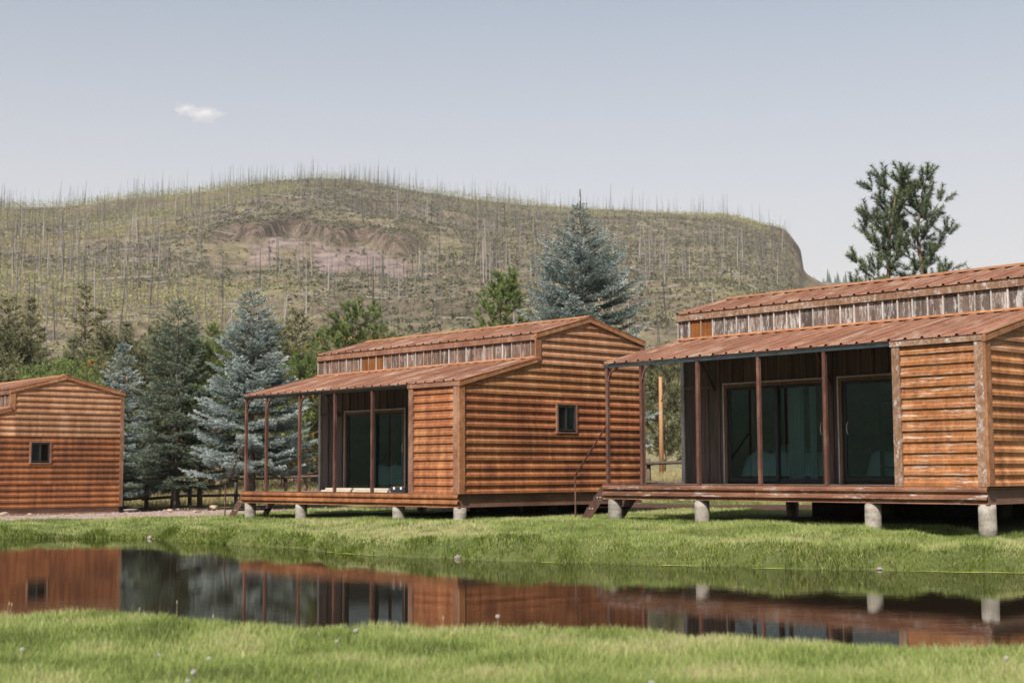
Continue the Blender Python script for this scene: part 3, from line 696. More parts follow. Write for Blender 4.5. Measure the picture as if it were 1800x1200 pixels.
def cabin(name, label, pos, yaw, ground_off, kind):
    """kind: 'left' (stands on a plinth), 'mid', 'right'. Local axes: u along the porch, v into the house, z up from the deck top."""
    hb = ground_off                              # deck height above the root (ground)
    root = empty(name, pos, yaw); tag(root, label, 'cabin', 'rusted metal cabins along the pond')
    r = random.Random(hash(kind) % 1000 if False else {'left': 1, 'mid': 2, 'right': 3}[kind])
    def put(name, mb, mat, parent=root, sm=False, label=None):
        if isinstance(mb, MB): me = mb.mesh(name, sm)
        else: me = mb
        o = link(name, me, M[mat] if isinstance(mat, str) else mat, parent, (0, 0, hb) if parent is root else (0, 0, 0))
        if label: o['label'] = label
        return o
    def dup(o, dx):
        c = o.copy(); COL.objects.link(c); c.location = (o.location[0] + dx[0], o.location[1] + dx[1], o.location[2] + dx[2]); return c

    # --- base
    if kind == 'left':
        put('plinth', MB().box((.05, .03, -hb), (LEN - .03, VB - .03, -.01)), 'plinth')
    else:
        pm = MB()
        pm.tube([(0, 0, -hb - .15), (0, 0, -hb + .06), (0, 0, -hb + .10), (0, 0, -.42), (0, 0, -.28)], [.140, .138, .136, .136, .135], 20)
        pm = pm.mesh('pier', True)
        first = None
        for v_ in (.10, 5.35):
            for u_ in (.10, 2.27, 5.90, 7.93) if v_ < 1 else (.4, 2.8, 5.4, 7.5):
                if first is None: first = put('pier', pm, 'concrete'); first.location = (u_, v_, hb)
                else:
                    c = first.copy(); COL.objects.link(c); c.location = (u_, v_, hb); c.rotation_euler = (R(r.uniform(-1, 1)), R(r.uniform(-1.5, 1.5)), r.uniform(0, 6))
        put('rear_shade_sheet', MB().box((2.3 if kind == 'mid' else .9, VB - .3, -hb - .1), (LEN - .3, VB - .26, -.2)), 'under')  # added dark sheet, blocks the lit ground behind so the gap stays black
        put('underfloor', MB().box((.06, .12, -.20), (LEN - .1, VB - .1, -.05)), 'under')
        # deck fascia of ribbed sheet: two bold ribs
        for (a, b_) in ((-.09, 3.6), (3.602, LEN - .005)):
            prof = [(0, -.005), (.018, -.012), (.030, -.05), (.030, -.085), (.0, -.112), (.0, -.135), (.032, -.158), (.038, -.205), (.0, -.232), (0, -.262), (.012, -.278)]
            f = MB().extrude([(a, -.02 - o_ * 1.3, z_) for o_, z_ in prof], (b_ - a, 0, 0), closed=False)
            put('deck_fascia', f, M['fascia'] if kind == 'right' else M['fascia_b'])
        put('deck_fascia', MB().box((-.09, -.02, -.27), (-.075, VW, -.01)), 'fascia_b')
        put('deck_trim', MB().box((-.09, -.035, -.004), (U_EN, .02, .012)), 'steel')
        # steel channel under the gable wall and back
        bm_ = MB(); bm_.box((LEN - .055, -.02, -.268), (LEN - .045, VB, -.03)); bm_.box((LEN - .044, -.02, -.278), (LEN + .015, VB, -.266)); bm_.box((LEN - .044, -.02, -.032), (LEN + .015, VB, -.02))
        put('skirt_beam', bm_, 'beam')
        put('skirt_beam', MB().box((0, VB - .05, -.27), (LEN - .06, VB - .04, -.03)), 'beam')
    # --- floor and porch deck boards
    put('floor', MB().box((.03, VW + .06, -.045), (LEN - .05, VB - .05, -.002)), 'darkwood')
    if kind != 'left' or True:
        bo = None
        for k in range(16):
            v0 = .025 + k * .1385
            bmsh = MB().box((-.085, v0, -.04), (U_EN - .01, v0 + .132, -.001))
            put('deck_board', bmsh, 'deckwood')
    put('floor', MB().box((U_EN, .02, -.045), (LEN - .05, VW + .055, -.002)), 'darkwood')

    # --- back wall of the porch: boards and battens round the door openings
    doors = [(1.09, 3.54), (3.80, 6.27)]
    dz = 1.965
    if kind != 'left':
        xs = [.075 + .3 * i for i in range(22)]
        for i, x0 in enumerate(xs):
            x1 = min(x0 + .296, U_EN)
            if x1 - x0 < .05: continue
            segs = [(x0, x1, 0.0)]
            for a, b_ in doors:
                ns = []
                for (p, q, z) in segs:
                    if q <= a or p >= b_: ns.append((p, q, z)); continue
                    if p < a: ns.append((p, a, 0.0))
                    ns.append((max(p, a), min(q, b_), dz))
                    if q > b_: ns.append((b_, q, 0.0))
                segs = ns
            for p, q, z in segs:
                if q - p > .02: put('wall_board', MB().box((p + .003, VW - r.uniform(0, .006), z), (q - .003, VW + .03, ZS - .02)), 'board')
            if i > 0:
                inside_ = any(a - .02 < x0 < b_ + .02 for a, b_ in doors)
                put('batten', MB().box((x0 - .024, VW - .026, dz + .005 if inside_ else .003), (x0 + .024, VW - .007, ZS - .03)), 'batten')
        put('trim_rail', MB().box((.08, VW - .045, 1.90), (1.04, VW - .028, 1.965)), 'batten')
        put('corner_trim', MB().box((-.012, VW - .035, 0), (.072, VW + .05, ZS - .06)), 'corner_white' if kind == 'right' else 'batten_white')
        for (a, b_) in doors:
            d = put('sliding_door', MB().box((a + .09, VW + .035, .012), (b_ - .09, VW + .075, .045)), 'frame')   # threshold
            def sub(nm, mb, mat): return link(nm, mb.mesh(nm), M[mat], d)
            cz_ = MB(); cz_.box((a, VW - .045, 0), (a + .028, VW - .03, dz)); cz_.box((b_ - .028, VW - .045, 0), (b_, VW - .03, dz)); cz_.box((a, VW - .045, dz), (b_, VW - .03, dz + .028))
            sub('casing', cz_, 'casing')
            jb = MB(); jb.box((a + .029, VW - .04, 0), (a + .092, VW + .08, dz)); jb.box((b_ - .092, VW - .04, 0), (b_ - .029, VW + .08, dz)); jb.box((a + .093, VW - .04, dz - .062), (b_ - .093, VW + .08, dz - .001))
            sub('jamb', jb, 'jamb')
            mid = (a + b_) / 2 + (.05 if kind == 'right' else 0)
            for k, (p, q, off) in enumerate(((a + .094, mid + .03, .0), (mid - .03, b_ - .094, .04))):
                fr = MB(); z0, z1 = .046, dz - .064; t = .062; y0, y1 = VW + off, VW + off + .035
                fr.box((p, y0, z0), (p + t, y1, z1)); fr.box((q - t, y0, z0), (q, y1, z1)); fr.box((p + t, y0, z1 - t), (q - t, y1, z1)); fr.box((p + t, y0, z0), (q - t, y1, z0 + t))
                sub('sash', fr, 'frame')
                sub('glass', MB().box((p + t, y0 + .014, z0 + t), (q - t, y0 + .020, z1 - t)), 'glass')
            hd = MB(); hx_ = a + .094 + .10 if a > 2 else b_ - .094 - .03
            hd.tube([(hx_, VW - .005, .92), (hx_, VW - .04, .97), (hx_, VW - .045, 1.03), (hx_, VW - .04, 1.09), (hx_, VW - .005, 1.14)], .009, 6)
            sub('handle', hd, 'handle')
    else:
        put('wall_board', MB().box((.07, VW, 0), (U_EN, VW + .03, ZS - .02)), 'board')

    # --- porch posts, beams, braces
    if kind != 'left':
        for i, u in enumerate(POSTS):
            put('post', MB().box((u - .03, -.005, .012), (u + .03, .055, ZE - .09)), 'post')
            if i < 2 or (i == 2 and kind == 'mid'):
                arc = MB(); P = []
                for k in range(9):
                    t = k / 8 * math.pi / 2
                    P.append((u + .035 + .24 * (1 - math.cos(t)), .025, ZE - .10 - .26 * (1 - math.sin(t))))
                for p, q in zip(P[:-1], P[1:]): arc.beam(p, q, .03, .035, (0, 1, 0.01))
                put('bracket', arc, 'post')
        for u in (POSTS[1], POSTS[3]) if kind == 'right' else (POSTS[1], POSTS[4]):
            br = MB(); br.beam((u, VW - .05, 1.86), (u, VW - .62, 2.62), .045, .045, (1, 0, 0))
            put('knee_brace', br, 'steel')
        put('eave_beam', MB().box((-.06, -.012, ZE - .088), (U_EN, .062, ZE - .042)), 'eave_steel' if kind == 'right' else 'steel')
        put('eave_edge', MB().box((-.06, -.04, ZE - .040), (U_EN - .01, -.013, ZE - .022)), 'eave_steel')
        for u in [0.0] + [POSTS[k] for k in (2, 4)]:
            rf = MB(); rf.beam((u, .07, ZE - .05), (u, VW - .02, ZS - .09), .045, .07); put('rafter', rf, 'steel')
        for k in range(1, 4):
            v_ = VW * k / 4; put('purlin', MB().box((-.05, v_ - .03, ZE + (ZS - ZE) * k / 4 - .052), (LEN - .1, v_ + .03, ZE + (ZS - ZE) * k / 4 - .012)), 'darkwood')

    # --- closed end room: ribbed front, trims
    fc_worn = 'siding_worn' if kind == 'right' else 'siding'
    for z0, z1 in ((.0, .7), (.702, 1.4), (1.402, 2.23)):
        pr = rib_profile(z0, z1)
        put('siding_sheet', MB().extrude([(U_EN + .10, -.005 - o_, z_) for o_, z_ in pr], (LEN - .02 - U_EN - .10, 0, 0), False), fc_worn)
    put('corner_trim', MB().box((U_EN - .01, -.055, -.004), (U_EN + .135, -.002, 2.235)), 'trim_pale' if kind == 'right' else 'trim_dark')
    put('corner_trim', MB().box((LEN - .145, -.058, 0), (LEN + .004, -.003, 2.235)), 'trim_pale' if kind == 'right' else 'trim_dark')
    put('corner_trim', MB().box((LEN + .006, -.056, 0), (LEN + .05, .10, 2.235)), 'trim')
    put('eave_trim', MB().box((U_EN - .03, -.072, 2.237), (LEN + .004, -.01, 2.322)), 'trim_pale' if kind == 'right' else 'trim_dark', label='flaking grey-white eave trim' if kind == 'right' else None)
    put('base_trim', MB().box((U_EN - .01, -.05, -.018), (LEN + .004, .0, -.005)), 'trim')
    put('wall_board', MB().box((U_EN - .0, .0, 0), (U_EN + .03, VW - .03, ZE)), 'board')

    # --- gable wall: ribbed sheets in courses, two columns
    win = (2.81, 3.43, 1.32, 1.92)
    courses = [(0.0, .7), (.7, 1.4), (1.4, 2.1), (2.1, 2.8), (2.8, 3.5), (3.5, 3.93)]
    for ci, (z0, z1) in enumerate(courses):
        for lo, hi in ((.09, 2.36), (2.36, VB - .05)):
            mb = MB()
            holes = [None]
            if lo > 1 and z1 > win[2] and z0 < win[3]: cuts = [(lo, win[0]), (win[1], hi), 'mid']
            else: cuts = [(lo, hi)]
            for cut in cuts:
                if cut == 'mid':
                    parts = [(win[0], win[1], z0, min(z1, win[2])), (win[0], win[1], max(z0, win[3]), z1)]
                else: parts = [(cut[0], cut[1], z0, z1)]
                for a, b_, y0, y1 in parts:
                    if y1 - y0 < .01: continue
                    pr = rib_profile(y0, y1)
                    for (o0, p0), (o1, p1) in zip(pr[:-1], pr[1:]):
                        s0 = gable_span(p0, a, b_); s1 = gable_span(p1, a, b_)
                        if s0 is None: continue
                        if s1 is None: s1 = ((s0[0] + s0[1]) / 2,) * 2
                        lap = .004 if lo > 1 else 0
                        mb.add([(LEN + .004 + lap + o0, s0[0], p0), (LEN + .004 + lap + o0, s0[1], p0), (LEN + .004 + lap + o1, s1[1], p1), (LEN + .004 + lap + o1, s1[0], p1)], [(0, 1, 2, 3)])
            if not mb.v: continue
            if kind == 'left': mt = 'siding_low' if ci < 3 else 'siding_pale'
            elif kind == 'mid': mt = 'siding' if ci < 3 else ('siding_mid' if ci == 3 else 'siding_pale')
            else: mt = 'siding_mid' if ci < 3 else 'siding_pale'
            put('siding_sheet', mb, mt)
    # inner lining keeps the rooms dark and closed
    gp = [(0.05, 0), (VB - .06, 0), (VB - .06, ZB - .1), (VR, ZR - .1), (VW, ZC - .1), (VW, ZS - .1), (.05, ZE - .1)]
    def wall_with_window(u, nm):
        mb = MB()
        for a, b_, y0, y1 in ((.05, win[0], 0, 2.2), (win[1], VB - .06, 0, 2.2), (win[0], win[1], 0, win[2]), (win[0], win[1], win[3], 2.2)):
            mb.box((u - .05, a, y0), (u - .01, b_, y1))
        mb.extrude([(u - .05, v_, z_) for v_, z_ in [(.05, 2.2), (VB - .06, 2.2), (VB - .06, ZB - .1), (VR, ZR - .1), (VW, ZC - .1), (VW, ZS - .1), (.05, ZE - .1)]], (.04, 0, 0))
        put(nm, mb, 'inside')
    wall_with_window(LEN, 'gable_lining')
    put('end_wall', MB().extrude([(.0, v_, z_) for v_, z_ in [(VW + .055, 0), (VB - .02, 0), (VB - .02, ZB - .05), (VR, ZR - .06), (VW + .055, ZC - .05)]], (.05, 0, 0)), 'inside')
    for z0, z1 in ((0, .9), (.902, 1.8), (1.802, 2.7), (2.702, 3.45)):
        pr = rib_profile(z0, z1)
        put('siding_sheet', MB().extrude([(-.004 - o_, VW + .052, z_) for o_, z_ in pr], (0, VB - VW - .06, 0), False), 'siding')
        put('siding_sheet', MB().extrude([(LEN, VB + .004 + o_, z_) for o_, z_ in pr], (-LEN, 0, 0), False), 'siding')
    put('back_wall', MB().box((.055, VB - .055, 0), (LEN - .06, VB - .012, ZB - .05)), 'inside')
    put('clerestory_wall', MB().box((.05, VW + .032, ZS - .06), (LEN - .055, VW + .07, ZC - .05)), 'inside')
    # trims on the gable
    put('corner_trim', MB().box((LEN + .006, VW - .075, ZS - .07), (LEN + .052, VW + .085, ZC - .08)), 'trim')
    put('corner_trim', MB().box((LEN + .006, VB - .06, 0), (LEN + .05, VB + .055, ZB - .12)), 'trim_dark')
    def rake(a, b_, mat):
        (v0, z0), (v1, z1) = a, b_
        mb = MB(); h = .125
        mb.extrude([(LEN + .008, v0, z0), (LEN + .008, v1, z1), (LEN + .008, v1, z1 - h), (LEN + .008, v0, z0 - h)], (.062, 0, 0))
        put('rake_trim', mb, mat)
    rake((-.07, ZE - .005), (VW - .012, ZS + .028), 'trim')
    rake((VW - .075, ZC + .0), (VR - .001, ZR + .018), 'trim')
    rake((VR + .001, ZR + .018), (VB + .075, ZB + .0), 'trim')
    # gable window
    w = put('window', MB().box((LEN - .02, win[0] + .03, win[2] + .03), (LEN + .046, win[1] - .03, win[2] + .06)), 'frame')
    def wsub(nm, mb, mat): return link(nm, mb.mesh(nm), M[mat], w)
    fr = MB()
    for a, b_, c_, d_ in ((win[0] - .02, win[1] + .02, win[3] - .0, win[3] + .028), (win[0] - .02, win[1] + .02, win[2] - .03, win[2]), (win[0] - .02, win[0] + .028, win[2] + .001, win[3] - .001), (win[1] - .028, win[1] + .02, win[2] + .001, win[3] - .001)):
        fr.box((LEN - .03, a, c_), (LEN + .058, b_, d_))
    wsub('casing', fr, 'trim_dark')
    ws = MB(); mid = (win[0] + win[1]) / 2
    ws.box((LEN - .02, win[0] + .03, win[3] - .05), (LEN + .046, win[1] - .03, win[3] - .003)); ws.box((LEN - .02, win[0] + .03, win[2] + .061), (LEN + .046, win[0] + .065, win[3] - .051)); ws.box((LEN - .02, win[1] - .065, win[2] + .061), (LEN + .046, win[1] - .03, win[3] - .051)); ws.box((LEN - .02, mid - .025, win[2] + .061), (LEN + .035, mid + .025, win[3] - .051))
    wsub('sash', ws, 'frame')
    wsub('glass', MB().box((LEN + .004, win[0] + .066, win[2] + .061), (LEN + .010, mid - .026, win[3] - .051)), 'glass')
    wsub('glass', MB().box((LEN + .004, mid + .026, win[2] + .061), (LEN + .010, win[1] - .066, win[3] - .051)), 'glass')
    put('blind', MB().box((LEN - .018, win[0] + .066, win[2] + .061), (LEN - .012, mid - .026, win[3] - .051)), 'blind')

    # --- ribbed roof sheets
    SW = .915
    def roof_sheet(w_, p0, p1, last):
        """sheet of width w_ starting at u=0, from eave p0=(v,z) to top p1"""
        mb = MB(); prof = [(0, 0)]
        n_ = int(round(w_ / .305))
        for k in range(n_):
            b0 = k * .305
            prof += [(b0 + .02, .0), (b0 + .04, .036), (b0 + .072, .036), (b0 + .092, .0), (b0 + .16, .0), (b0 + .166, .006), (b0 + .178, .006), (b0 + .184, 0), (b0 + .226, .0), (b0 + .232, .006), (b0 + .244, .006), (b0 + .25, 0)]
        prof.append((w_, 0))
        for (a, h0), (b_, h1) in zip(prof[:-1], prof[1:]):
            mb.add([(a, p0[0], p0[1] + h0), (b_, p0[0], p0[1] + h1), (b_, p1[0], p1[1] + h1), (a, p1[0], p1[1] + h0)], [(0, 1, 2, 3)])
        mb.add([(0, p0[0], p0[1] - .006), (w_, p0[0], p0[1] - .006), (w_, p1[0], p1[1] - .006), (0, p1[0], p1[1] - .006)], [(3, 2, 1, 0)])
        return mb.mesh('roof_sheet')
    def roof_run(u0, u1, p0, p1, dark_under=True):
        n_ = int((u1 - u0) / SW); o = None
        ms = roof_sheet(SW, p0, p1, False)
        for k in range(n_):
            q = link('roof_sheet', ms, M['roof'], root, (u0 + k * SW, 0, hb + (.002 if k % 2 else 0)))
        rem = u1 - u0 - n_ * SW
        if rem > .05:
            link('roof_sheet', roof_sheet(rem, p0, p1, True), M['roof'], root, (u0 + n_ * SW, 0, hb + .001))
    roof_run(-.07, LEN + .008, (-.075, ZE - .012), (VW - .004, ZS - .01))
    roof_run(-.07, LEN + .008, (VW - .085, ZC - .012), (VR, ZR - .004))
    roof_run(-.07, LEN + .008, (VB + .085, ZB - .012), (VR, ZR - .004))
    put('ridge_cap', MB().extrude([(-.08, VR - .17, ZR - .010), (-.08, VR, ZR + .052), (-.08, VR + .17, ZR - .010), (-.08, VR + .17, ZR - .018), (-.08, VR, ZR + .042), (-.08, VR - .17, ZR - .018)], (LEN + .155, 0, 0)), 'trim')
    # dark closure under the porch roof
    put('clerestory_fascia', MB().box((-.06, VW - .068, ZC - .155), (LEN + .004, VW - .030, ZC - .018)), 'trim_pale' if kind == 'right' else 'trim_dark', label='grey-brown weathered fascia over the clerestory panels')
    put('flashing', MB().extrude([(-.06, VW - .115, ZS - .002), (-.06, VW - .03, ZS + .042), (-.06, VW - .026, ZS + .03), (-.06, VW - .115, ZS - .008)], (LEN + .06, 0, 0)), 'trim')
    # clerestory panels, one rib each
    x = -.055; k = 0
    while x < LEN - .02:
        x1 = min(x + .305, LEN - .002)
        orange = (k in (6, 7, 8)) if kind == 'mid' else (k in (1, 2))
        mb = MB(); y = VW - .006
        mb.box((x + .001, y - .004, ZS + .02), (x1 - .001, VW + .030, ZC - .16))
        for g in (.13, .20): mb.box((x + g, y - .010, ZS + .02), (x + g + .012, y - .0045, ZC - .161)) if x + g + .02 < x1 else None
        pn = put('clerestory_panel', mb, 'clere_orange' if orange else ('clere' if kind == 'right' else 'clere_brown'), label='bare orange rusted clerestory panel' if orange else None)
        put('rib', MB().box((x - .013, y - .034, ZS + .03), (x + .013, y - .0065, ZC - .158)), 'batten_white' if (kind == 'right' and not (orange and k == 2)) else ('batten_rust' if kind == 'left' or r.random() < .6 else 'batten_white'), pn)
        x = x1; k += 1
    put('corner_trim', MB().box((-.075, VW - .04, ZS + .0), (-.057, VW + .06, ZC - .16)), 'batten_white' if kind == 'right' else 'trim')

    # --- steps and handrail at the porch's left end
    if kind != 'left':
        st = put('steps', MB().box((-.20, .10, -.06), (-.095, 1.0, -.02)), 'steel')
        def ssub(nm, mb, mat): return link(nm, mb.mesh(nm), M[mat], st)
        for v_ in (.06, 1.02):
            sg = MB(); t = .012
            P = [(-.085, v_, -.005), (-.20, v_, -.005), (-.80, v_, -hb + .02), (-.80, v_, -hb - .06), (-.60, v_, -hb - .06), (-.085, v_, -.19)]
            sg.extrude(P, (0, t, 0))
            ssub('stringer', sg, 'steel')
            bl = MB()
            for (u_, z_) in ((-.14, -.06), (-.33, -.25), (-.255, -.25), (-.54, -.47), (-.47, -.47)):
                bl.tube([(u_, v_ - .012, z_), (u_, v_ + .001, z_)], .011, 6)
            ssub('bolt', bl, 'bolt')
        for (u_, z_) in ((-.33, -.23), (-.52, -.45)):
            ssub('tread', MB().box((u_ - .13, .075, z_ - .035), (u_ + .13, 1.015, z_)), 'steel')
        hr = MB().tube([(-.03, .0, 1.12), (-.86, .0, .20), (-.885, .0, .14), (-.885, .0, -hb - .05)], .017, 8)
        put('handrail', hr, 'post')
    return root

A_POS = (-21.558, 46.481); B_POS = (-6.604, 35.463); C_POS = (1.842, 27.885)
cabin('cabin', 'low rusted metal cabin at the far left standing on the ground without piers', (*A_POS, .18), -.863, CAM_H - .985 - .18, 'left')
cabin('cabin', 'middle rusted metal cabin with open porch and stone beside its pier', (*B_POS, .32), -.8135, CAM_H - .44 - .32, 'mid')
cabin('cabin', 'nearest rusted metal cabin at the right with white flaking panels and two glass doors', (*C_POS, .47), -.8274, CAM_H - .244 - .47, 'right')

def cab_pt(pos, yaw, deck, u, v, z):
    ca, sa = math.cos(yaw), math.sin(yaw)
    return (pos[0] + u * ca - v * sa, pos[1] + u * sa + v * ca, deck + z)
CB = (B_POS, -.8135, CAM_H - .44); CC = (C_POS, -.8274, CAM_H - .244)

# --- rooms behind the glass: beds, ladder, curtains
def bed(cab, u, v, w, l, label):
    root = empty('bed', cab_pt(*cab, u, v, 0), cab[1]); tag(root, label, 'bed', 'beds behind the glass doors')
    fr = MB(); fr.box((0, 0, .0), (w, l, .2)); fr.build('bed_frame', M['darkwood'], root)
    fr = MB(); fr.box((.02, .02, .202), (w - .02, l - .02, .42)); fr.build('mattress', M['linen'], root)
    nx_, ny_ = 26, 20; xs = np.linspace(-.04, w + .04, nx_); ys = np.linspace(-.05, l * .8, ny_); XX, YY = np.meshgrid(xs, ys)
    ed = np.minimum(np.minimum(XX + .04, w + .04 - XX), np.minimum(YY + .05, 9)) 
    ZZ = .40 + .17 * smooth(ed / .12) * (.1 + 3.0 * fbm(XX * 1.9 + u, YY * 1.9, 15, 3) ** 1.5) - .25 * (1 - smooth(ed / .05))
    i3 = np.arange(XX.size).reshape(XX.shape); Q = np.stack([i3[:-1, :-1], i3[:-1, 1:], i3[1:, 1:], i3[1:, :-1]], -1).reshape(-1, 4)
    link('duvet', np_mesh('duvet', np.stack([XX.ravel(), YY.ravel(), ZZ.ravel()], 1), Q, 4, True), M['linen'], root)
    v_, f_ = ico(2)
    for k in range(2):
        pv_ = v_ * np.array([.33, .2, .11]); link('pillow', np_mesh('pillow', pv_, f_, 3, True), M['linen'], root, (w * (.27 + .46 * k), l - .28, .52), .1 * k)
    return root
bed(CC, 1.35, VW + .28, 2.0, 1.9, 'bed with a lumpy white duvet behind the left glass door of the right cabin')
bed(CC, 4.2, VW + .35, 1.9, 1.9, 'bed with rumpled white bedding behind the right glass door of the right cabin')
bed(CB, 1.6, VW + .5, 1.9, 1.9, 'bed with white bedding behind the glass door of the middle cabin')
lad = empty('ladder', cab_pt(*CC, 4.62, VW + .24, 0), CC[1]); tag(lad, 'dark leaning loft ladder behind the right glass door of the right cabin', 'ladder')
for du in (0, .34): MB().beam((du, -.1, 0), (du - .42, .5, 2.6), .03, .07, (1, 0, .2)).build('rail', M['darkwood'], lad)
for k in range(1, 8):
    t = k / 8.5; MB().beam((-.42 * t, -.1 + .6 * t, 2.6 * t), (.34 - .42 * t, -.1 + .6 * t, 2.6 * t), .03, .03).build('rung', M['darkwood'], lad)
def curtain(cab, u0, u1, v, label):
    mb = MB(); n_ = max(8, int((u1 - u0) / .02)); pr = [(u0 + (u1 - u0) * i / n_, v + .022 * math.sin(i * 1.25) + .012 * math.sin(i * .4)) for i in range(n_ + 1)]
    for (a, b_), (c_, d_) in zip(pr[:-1], pr[1:]): mb.add([(a, b_, .04), (c_, d_, .04), (c_, d_, 2.05), (a, b_, 2.05)], [(0, 1, 2, 3)])
    o = mb.build('curtain', M['curtain'], None, True, cab_pt(*cab, 0, 0, 0), cab[1]); tag(o, label, 'curtain', 'curtains hanging behind the glass doors')
curtain(CC, 2.50, 2.85, VW + .2, 'narrow pale curtain hanging just right of the middle stile of the nearest cabin')
curtain(CC, 2.98, 3.16, VW + .22, 'thin pale curtain strip hanging near the right jamb of the nearest left door')
curtain(CB, 3.10, 3.42, VW + .2, 'pale curtain hanging at the right jamb of the middle cabin door')

# --- lumber lying on the middle cabin's porch
lum = empty('lumber_stack', cab_pt(*CB, 2.15, .75, .0), CB[1]); tag(lum, 'short stack of pale planks lying on the middle cabin porch', 'lumber')
for k, (v_, z_, l0, l1) in enumerate(((0, 0, 0, 3.0), (.16, 0, .1, 3.1), (.32, 0, -.05, 2.9), (.05, .045, .1, 2.8), (.22, .045, -.1, 3.0))):
    MB().box((l0, v_, z_ + .002), (l1, v_ + .145, z_ + .043)).build('plank', M['lumber'], lum)
tl = empty('tool_case', cab_pt(*CB, 5.05, .55, 0), CB[1] + .2); tag(tl, 'small dark case with pale latches on the middle cabin porch', 'case')
MB().box((0, 0, .003), (.42, .2, .11)).build('body', M['frame'], tl); MB().box((.01, .01, .112), (.41, .19, .135)).build('lid', M['steel'], tl)
for u_ in (.09, .29): MB().box((u_, -.012, .07), (u_ + .05, -.001, .125)).build('latch', M['handle'], tl)

# ------------------------------------------------------------------ living trees
def needle_mesh(S, Dr, Ln, Tn, K, nl, nw, ang, seed, up=0.0):
    """needle-like triangles along twigs. S start, Dr unit dir, Ln length, Tn tone (per twig); K needles per metre"""
    r = np.random.default_rng(seed)
    cnt = np.maximum(3, (Ln * K).astype(int)); i = np.repeat(np.arange(len(S)), cnt); T = len(i)
    t = r.random(T)
    d = Dr[i]; q = r.normal(0, 1, (T, 3)); q[:, 2] += up; q -= (q * d).sum(1)[:, None] * d; q /= np.linalg.norm(q, axis=1)[:, None] + 1e-9
    a = ang * r.uniform(.6, 1.25, T)
    nd_ = d * np.cos(a)[:, None] + q * np.sin(a)[:, None]
    w = np.cross(nd_, r.normal(0, 1, (T, 3))); w /= np.linalg.norm(w, axis=1)[:, None] + 1e-9
    base = S[i] + d * (Ln[i] * t)[:, None]
    l = nl * r.uniform(.7, 1.2, T)
    V = np.stack([base - w * nw / 2, base + w * nw / 2, base + nd_ * l[:, None]], 1).reshape(-1, 3)
    tone = np.clip(Tn[i] + r.normal(0, .09, T) + .16 * (t - .5), 0, 1)
    return V, np.arange(3 * T).reshape(-1, 3), np.repeat(tone, 3)

